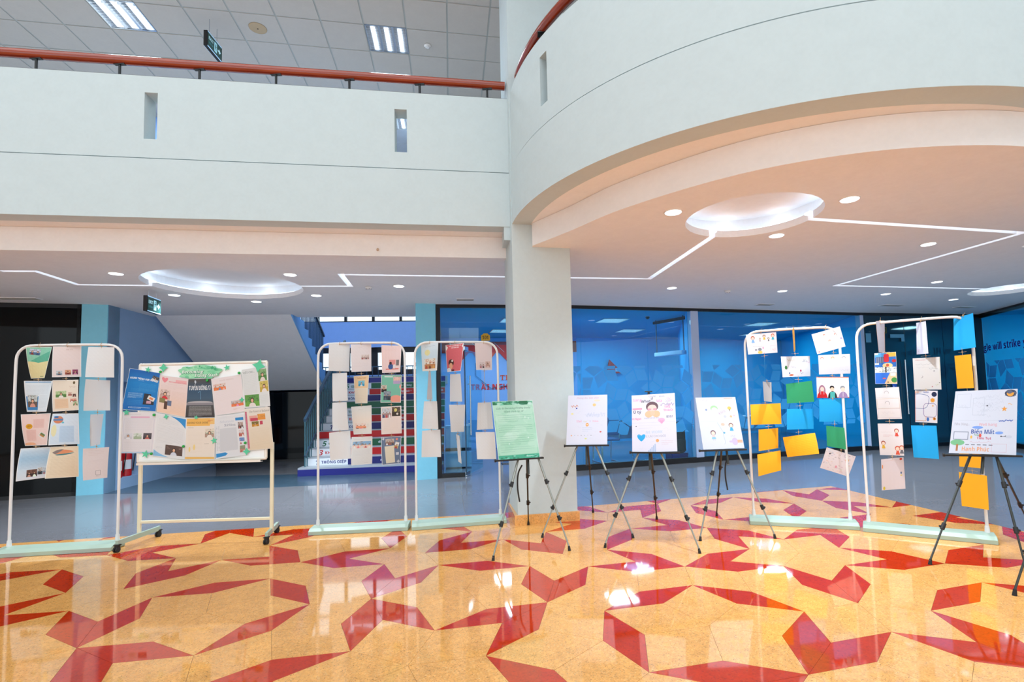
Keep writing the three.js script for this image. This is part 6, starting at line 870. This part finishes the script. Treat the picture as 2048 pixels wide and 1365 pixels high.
boardOn([[3.464, 1.293, -4.409], [3.853, 1.302, -4.261], [3.648, 0.79, -4.096], [3.251, 0.80, -4.256]], A2((x, w, h) => {
  fillBg(x, w, h, '#dcdde8'); ell(x, 446, 36, 46, 32, '#3a3f58'); for (let i = 0; i < 30; i++) scrib(x, 400 + rnd() * 70, 8 + rnd() * 54, 24, 10, i % 2 ? '#1f2540' : '#8b90a8', 5, 2.4); x.fillStyle = '#f0a536'; x.beginPath(); x.arc(444, 36, 28, -0.2, 3.3); x.fill(); ell(x, 438, 24, 20, 16, '#5a5f78'); star(x, 400, 172, 26, '#f09a2e', 5, 0.4); scrib(x, 430, 124, 30, 16, '#f0b060', 5, 4); ell(x, 264, 140, 8, 5, '#22242c'); for (let i = 0; i < 24; i++) scrib(x, 20 + rnd() * 330, 40 + rnd() * 180, 70, 30, '#c6c8d6', 9, 1.6); x.strokeStyle = '#b9bccb'; x.lineWidth = 2; x.strokeRect(20, 30, 110, 120); x.strokeRect(150, 70, 90, 150); x.fillStyle = '#c9cbd8'; x.fillRect(0, 268, w, 2); scrib(x, 360, 266, 110, 14, '#2a53b0', 14, 6);
  txt(x, 'Tiêu Dùng..', 76, 302, '28px serif', '#a59aa6', 'center', 120); txt(x, 'Well hang', 278, 304, '32px sans-serif', '#e89aa0', 'center'); ell(x, 200, 330, 42, 12, '#7fa4ea'); txt(x, 'Biến Mất', 240, 368, 'bold 50px sans-serif', '#2f4f9c', 'center', 180); ell(x, 366, 376, 32, 12, '#7fa4ea'); ell(x, 224, 400, 10, 16, '#e8503c'); txt(x, 'Núp', 198, 396, 'bold 20px serif', '#4a8a5a', 'center'); txt(x, 'Tiêu Tụt', 254, 424, 'bold 28px sans-serif', '#c4506c', 'center'); ell(x, 158, 416, 8, 14, '#f2bc4a'); x.fillStyle = '#2a2c34'; x.fillRect(380, 404, 40, 3); ell(x, 382, 405, 7, 5, '#2a2c34'); ell(x, 416, 405, 7, 5, '#2a2c34'); x.strokeStyle = '#8d92a4'; x.strokeRect(22, 372, 110, 66); ell(x, 56, 466, 54, 26, '#7cc08a'); x.fillStyle = '#b9794a'; x.fillRect(48, 480, 16, 60); for (let i = 0; i < 5; i++) { x.fillStyle = '#2f3138'; x.fillRect(118 + i * 44, 480, 28, 5); } scrib(x, 150, 450, 160, 18, '#d9a0ac', 16, 2); txt(x, 'Hạnh Phúc', 196, 520, 'bold 50px sans-serif', '#f0a374', 'center', 210); x.strokeRect(316, 470, 110, 70); ell(x, 440, 410, 26, 12, '#cdd0de');
}, 500, 560), 'large white board with a crescent moon, a star and Vietnamese words');

// ---------------------------------------------------------------- signs, detectors, grilles
const exitTex = canvasTex(320, 150, (x, w, h) => { fillBg(x, w, h, '#053b36'); txt(x, 'EXIT', 72, 52, 'bold 52px sans-serif', '#bfeaf4', 'center', 116); txt(x, 'LỐI RA', 72, 104, 'bold 30px sans-serif', '#3f8f96', 'center', 110); x.fillStyle = '#a9e2f0'; x.fillRect(146, 20, 62, 110); x.fillStyle = '#06413a'; ell(x, 182, 40, 9, 9, '#06413a'); x.fillRect(168, 52, 22, 34); x.fillRect(158, 60, 12, 6); x.fillRect(188, 58, 14, 6); x.fillRect(164, 84, 8, 30); x.fillRect(184, 84, 8, 22); x.fillStyle = '#bfeaf4'; x.beginPath(); x.moveTo(226, 66); x.lineTo(256, 66); x.lineTo(256, 44); x.lineTo(298, 76); x.lineTo(256, 108); x.lineTo(256, 86); x.lineTo(226, 86); x.fill(); });
function exitSign(pos, turn, top, label, glow) {
  const o = thing('exit_sign', label, 'sign', pos, turn), w = 0.36, h = 0.19;
  mesh('case', rbox(w + 0.03, h + 0.03, 0.05, 0, 0, 0, 0.006), M.blackMatte, o);
  const m = new THREE.MeshStandardMaterial({ map: exitTex, emissive: 0xffffff, emissiveMap: exitTex, emissiveIntensity: glow, roughness: 0.4 });
  for (const s of [1, -1]) { const q = [[-w / 2, h / 2], [w / 2, h / 2], [w / 2, -h / 2], [-w / 2, -h / 2]].map(([a, b]) => V3(a * s, b, s * 0.0255)); mesh('face', quadSlab(q, 0.001, 0.0005), [m, M.blackMatte], o); }
  mesh('light_bar', merge([box(w, 0.012, 0.052, 0, h / 2 + 0.008, 0.001), box(w, 0.012, 0.052, 0, -h / 2 - 0.008, 0.001)]), new THREE.MeshStandardMaterial({ color: 0xbfe4ff, emissive: 0x9fd0ff, emissiveIntensity: glow }), o);
  for (const s of [-0.1, 0.1]) mesh('rod', rod(V3(s, h / 2, 0), V3(s, top - pos[1], 0), 0.004), M.steel, o);
}
exitSign([-5.57, 2.79, -7.33], rad(103), 3.0, 'green exit sign hanging from the lobby ceiling', 0.55);
exitSign([-4.6, 6.44, -7.08], rad(95), 6.78, 'dark green exit sign hanging in the upper floor', 0.25);
function detector(pos, label) { const o = thing('smoke_detector', label, 'detector', pos); mesh('base', new THREE.LatheGeometry([[0, 0], [0.05, 0], [0.052, -0.012], [0.04, -0.03], [0.03, -0.04], [0, -0.042]].map(([a, b]) => new THREE.Vector2(a, b)), 24), M.white, o); mesh('vents', merge([0, 1, 2, 3, 4, 5].map((k) => box(0.012, 0.008, 0.006, 0.034 * Math.cos(k * 1.047), -0.034, 0.034 * Math.sin(k * 1.047)))), M.blackMatte, o); }
detector([-2.52, 3.0, -7.44], 'smoke detector on the ceiling right of the big cove'); detector([3.03, 3.0, -8.44], 'smoke detector on the ceiling above the easels'); detector([-1.67, 6.775, -7.64], 'smoke detector beside the upper ceiling light');
{ const o = thing('ceiling_speaker', 'round beige speaker in the upper tile ceiling', 'speaker', [-4.02, 6.774, -7.18]); mesh('grille', new THREE.LatheGeometry([[0, -0.012], [0.10, -0.012], [0.118, -0.006], [0.12, 0], [0, 0]].map(([a, b]) => new THREE.Vector2(a, b)), 32), std(0.5, 0.38, 0.24, { roughness: 0.7 }), o); mesh('badge', new THREE.CylinderGeometry(0.01, 0.01, 0.004, 10).translate(0, -0.013, 0), M.blackMatte, o); }
function grille(x, z, w, a, label) { const o = thing('air_grille', label, 'vent', [x, 3.0, z], a); mesh('frame', merge([box(w, 0.012, 0.012, 0, -0.004, 0.075), box(w, 0.012, 0.012, 0, -0.004, -0.075), box(0.012, 0.012, 0.16, w / 2, -0.004, 0), box(0.012, 0.012, 0.16, -w / 2, -0.004, 0)]), M.white, o); mesh('duct', box(w, 0.004, 0.15, 0, 0.0, 0), M.blackMatte, o); for (let k = -3; k <= 3; k++) mesh('slat', box(w, 0.012, 0.004, 0, -0.005, k * 0.02), M.tbar, o); }
grille(-1.3, -8.6, 0.28, rad(10), 'small air grille before the glass door'); grille(-7.75, -7.6, 0.5, rad(12), 'air grille before the black glass'); grille(4.25, -9.9, 0.34, rad(16), 'air grille before the middle of the blue glass'); grille(7.03, -10.4, 0.5, rad(16), 'air grille before the dark door, left'); grille(8.9, -10.9, 0.45, rad(16), 'air grille before the dark door, right');
{ const x = -1.88, z = -5.84; const o = thing('pipe_stub', 'stub of a small pipe poking from the ceiling edge', 'pipe', [x, 3.075, z], rad(9)); mesh('pipe', rod(V3(0, 0, -0.03), V3(0.012, -0.004, 0.03), 0.014, 0.013, 12), std(0.55, 0.4, 0.28), o); mesh('hole', new THREE.CylinderGeometry(0.02, 0.02, 0.006, 14).rotateX(Math.PI / 2).translate(-0.01, 0, -0.016), M.blackMatte, o); }

// ---------------------------------------------------------------- classroom contents seen through the glass
const font = await new FontLoader().loadAsync('fonts/droid/droid_sans_bold.typeface.json'), fontSerif = await new FontLoader().loadAsync('fonts/droid/droid_serif_bold.typeface.json');
function lettering(text, size, pos, turn, mat, label, fnt = font, accents = [], depth = 0.012) {
  const o = thing('lettering', label, 'lettering', pos, turn); let x = 0;
  for (const ch of text) {
    if (ch === ' ') { x += size * 0.4; continue; }
    const g = new TextGeometry(ch, { font: fnt, size, depth, curveSegments: 4, bevelEnabled: false }); g.computeBoundingBox(); const b = g.boundingBox; g.translate(x - b.min.x, 0, 0); x += b.max.x - b.min.x + size * 0.16; mesh('letter', g, mat, o);
  }
  for (const [ax, ay, r, w] of accents) mesh('accent', box(w * size, 0.12 * size, depth, 0, 0, 0).rotateZ(r).translate(ax * size, ay * size, depth / 2), mat, o);
}
const wallAt = (p, q, x, o) => { const [a, b] = onGlass(p, q, x); return [a, b + o]; };
{
  const letterRed = std(0.85, 0.03, 0.03, { roughness: 0.5 }), ang = Math.atan2(R1[1] - R2[1], R2[0] - R1[0]);
  lettering('TRAI NGHIEM', 0.15, [-2.0, 1.57, wallAt(R1, R2, -2.0, 0.01)[1]], ang, letterRed, 'large red letters on the pale classroom wall', font, [[2.05, 1.18, 0.6, 0.2], [7.35, 1.12, 0.6, 0.22], [7.55, 1.12, -0.6, 0.22], [7.45, -0.24, 0, 0.14]]);
  lettering('TRUO', 0.135, [-1.22, 1.82, wallAt(R1, R2, -1.2, 0.01)[1]], ang, std(0.85, 0.10, 0.03), 'smaller orange-red serif letters above the large red ones', fontSerif);
  // red ornament of triangles along the top of the wall
  const o = thing('wall_ornament', 'red banner of triangles and hexagon lines on the classroom wall', 'banner', [R1[0], 0, R1[1] + 0.03], ang);
  const L = Math.hypot(R2[0] - R1[0], R2[1] - R1[1]); mesh('band', box(L, 0.3, 0.02, L / 2, 2.72, 0), M.redPaint, o);
  for (let k = 0; k < 5; k++) { const s = new THREE.Shape(), x = 0.1 + k * 0.72; s.moveTo(x, 2.57); s.lineTo(x + 0.62, 2.57); s.lineTo(x + 0.31, 2.57 - (k % 2 ? 0.42 : 0.34)); mesh('triangle', new THREE.ExtrudeGeometry(s, { depth: 0.02, bevelEnabled: false }), k % 2 ? std(0.85, 0.13, 0.08) : M.redPaint, o); }
  for (let k = 0; k < 6; k++) mesh('line', bar(V3(0.2 + k * 0.6, 2.85, 0.022), V3(0.48 + k * 0.6, 2.58, 0.022), 0.012, 0.012), std(0.85, 0.6, 0.6), o);
  mesh('outline', merge([bar(V3(0.9, 2.3, 0.01), V3(0.9, 1.95, 0.01), 0.012, 0.012), bar(V3(0.9, 1.95, 0.01), V3(1.3, 1.6, 0.01), 0.012, 0.012), bar(V3(1.3, 1.6, 0.01), V3(1.8, 1.68, 0.01), 0.012, 0.012)]), M.railBlue, o);
}
function desk(pos, turn, w, d, label) { const o = thing('desk', label, 'desk', pos, turn); mesh('top', rbox(w, 0.03, d, 0, 0.74, 0, 0.006), std(0.55, 0.72, 0.9), o); mesh('modesty_panel', box(w - 0.1, 0.35, 0.015, 0, 0.54, -d / 2 + 0.05), std(0.3, 0.55, 0.8), o); for (const [a, b] of [[1, 1], [1, -1], [-1, 1], [-1, -1]]) mesh('leg', box(0.04, 0.73, 0.04, a * (w / 2 - 0.04), 0.365, b * (d / 2 - 0.04)), M.steel, o); }
function chair(pos, turn, label) {
  const o = thing('chair', label, 'chair', pos, turn);
  mesh('seat', rbox(0.44, 0.05, 0.42, 0, 0.45, 0, 0.02), std(0.02, 0.16, 0.4), o); mesh('backrest', rbox(0.42, 0.36, 0.03, 0, 0.72, -0.21, 0.014), std(0.02, 0.16, 0.4), o);
  for (const s of [-1, 1]) mesh('frame', new THREE.TubeGeometry(new THREE.CatmullRomCurve3([V3(s * 0.2, 0.86, -0.22), V3(s * 0.2, 0.46, -0.2), V3(s * 0.2, 0.43, 0.2), V3(s * 0.2, 0.02, 0.24), V3(s * 0.2, 0.012, -0.2)], false, 'catmullrom', 0.15), 40, 0.012, 8), M.steel, o);
  mesh('base_bar', rod(V3(-0.2, 0.012, -0.2), V3(0.2, 0.012, -0.2), 0.012), M.steel, o);
}
desk([-0.55, 0, -11.6], rad(8), 1.0, 0.5, 'blue desk inside the first classroom behind the open door'); chair([-0.75, 0, -10.9], rad(190), 'blue chair before the desk in the first classroom');
{ const o = thing('cabinet', 'white low cabinet behind the glass beside the sky blue pillar', 'cabinet', [-1.75, 0, -10.4], rad(8)); mesh('body', rbox(0.5, 0.8, 0.4, 0, 0.42, 0, 0.006), std(0.45, 0.62, 0.85), o); for (const s of [-1, 1]) { const d = mesh('door', rbox(0.23, 0.36, 0.016, s * 0.12, 0.58, 0.208, 0.004), std(0.55, 0.7, 0.92), o); mesh('handle', box(0.012, 0.08, 0.014, s * 0.03, 0.58, 0.22), M.blackMatte, d); } mesh('plinth', box(0.5, 0.06, 0.38, 0, 0.36, 0.012), M.blackMatte, o); }
desk([1.95, 0, -11.45], rad(16), 1.9, 0.6, 'long blue table behind the glass near the column'); desk([4.7, 0, -12.6], rad(16), 1.8, 0.6, 'long blue table behind the glass right of the white post');
chair([1.2, 0, -10.6], rad(196), 'cantilever chair behind the first easel board in the blue room'); chair([2.05, 0, -10.8], rad(196), 'cantilever chair between the first two white boards in the blue room');
{ const o = thing('backpack', 'black backpack standing behind the glass between two easels', 'bag', [2.62, 0, -10.6], rad(16)); mesh('body', rbox(0.34, 0.56, 0.24, 0, 0.42, 0, 0.07, 4), M.blackMatte, o); mesh('pocket', rbox(0.26, 0.24, 0.08, 0, 0.3, 0.13, 0.03, 3), M.blackMatte, o); mesh('loop', new THREE.TorusGeometry(0.05, 0.012, 6, 16, Math.PI).translate(0, 0.7, 0), M.rubber, o); mesh('stand', box(0.36, 0.14, 0.26, 0, 0.07, 0), M.navy, o); }
{ const o = thing('keyboard_case', 'thin black tray on the long blue table near the column', 'tray', [1.35, 0.756, -11.1], rad(16)); mesh('shell', rbox(0.5, 0.03, 0.2, 0, 0.015, 0, 0.008), M.blackMatte, o); mesh('rim', box(0.5, 0.008, 0.01, 0, 0.034, 0.095), M.rubber, o); }
{ const o = thing('screen_hanger', 'hanging projector frame inside the blue room left of the white post', 'frame', [2.72, 2.2, -11.2], rad(-55)); mesh('top_bar', box(0.9, 0.06, 0.05, 0, 0.72, 0), M.blackMatte, o); for (const s of [-0.38, 0.38]) mesh('rod', rod(V3(s, 0, 0), V3(s, 0.8, 0), 0.012), M.railBlue, o); mesh('body', rbox(0.8, 0.09, 0.16, 0, 0.0, 0, 0.02), std(0.5, 0.66, 0.86), o); }
{ const o = thing('dome_camera', 'small black dome camera on the blue room ceiling', 'camera', [2.2, 3.0, -10.9]); mesh('mount', new THREE.CylinderGeometry(0.05, 0.05, 0.03, 18).translate(0, -0.015, 0), M.white, o); mesh('dome', new THREE.SphereGeometry(0.045, 18, 10).translate(0, -0.04, 0), M.black, o); }
{ const s = new THREE.Shape(); s.moveTo(0, 0); s.lineTo(0.46, 0); s.lineTo(0.46, 0.16); s.lineTo(0.34, 0.17); s.lineTo(0.09, 0.4); const o = thing('wall_cone', 'red cone shaped cut-out on the blue room wall', 'cut-out', [1.75, 1.95, -14.75], rad(20)); mesh('shape', new THREE.ExtrudeGeometry(s, { depth: 0.02, bevelEnabled: false }), M.redPaint, o); mesh('stripe', box(0.46, 0.1, 0.004, 0.5, 0.1, 0.024), std(0.4, 0.7, 0.95), o); }
lettering('gle will strike you a', 0.155, [10.135, 2.12, -12.0], 0, M.navy, 'purple-blue vinyl words on the right glass wall', font, [], 0.003);
{ const o = scene.children.at(-1), d = [9.57 - 10.14, -9.95 + 11.95], l = Math.hypot(...d); o.rotation.y = Math.atan2(-d[1] / l, d[0] / l); o.position.set(10.14 + 0.03 * -0.9, 2.12, -11.93); o.scale.set(0.98, 1, 1); for (const m of o.children) m.material = std(0.03, 0.01, 0.32); }
function troffer(x, z, a, label, power = 26) {
  const t = thing('ceiling_light', label, 'light', [x, 2.974, z], a), w = 0.58;
  mesh('tray', merge([box(w, 0.02, 0.02, 0, -0.006, w / 2), box(w, 0.02, 0.02, 0, -0.006, -w / 2), box(0.02, 0.02, w, w / 2, -0.006, 0), box(0.02, 0.02, w, -w / 2, -0.006, 0)]), M.steel, t);
  mesh('diffuser', box(w - 0.02, 0.006, w - 0.02, 0, 0.001, 0), new THREE.MeshStandardMaterial({ color: 0xffffff, emissive: LED, emissiveIntensity: 0.9 }), t);
  for (let k = -3; k <= 3; k++) mesh('louvre', box(w - 0.02, 0.016, 0.006, 0, -0.006, k * 0.075), M.steel, t);
  const r = new THREE.RectAreaLight(LED, power, w, w); r.position.y = -0.025; r.rotation.x = -Math.PI / 2; t.add(r);
}
[[-0.6, -10.9, 'ceiling light in the first classroom near the glass'], [-1.0, -12.6, 'ceiling light in the first classroom deeper in'], [1.5, -11.3, 'ceiling light in the blue room near the column'], [2.2, -13.2, 'ceiling light in the blue room deeper in'], [5.3, -12.6, 'ceiling light in the third room near the glass'], [6.0, -14.8, 'ceiling light in the third room deeper in'], [10.9, -10.2, 'ceiling light in the right hand room']].forEach(([x, z, l]) => troffer(x, z, rad(14), 'square louvred ' + l));

renderer.render(scene, camera);
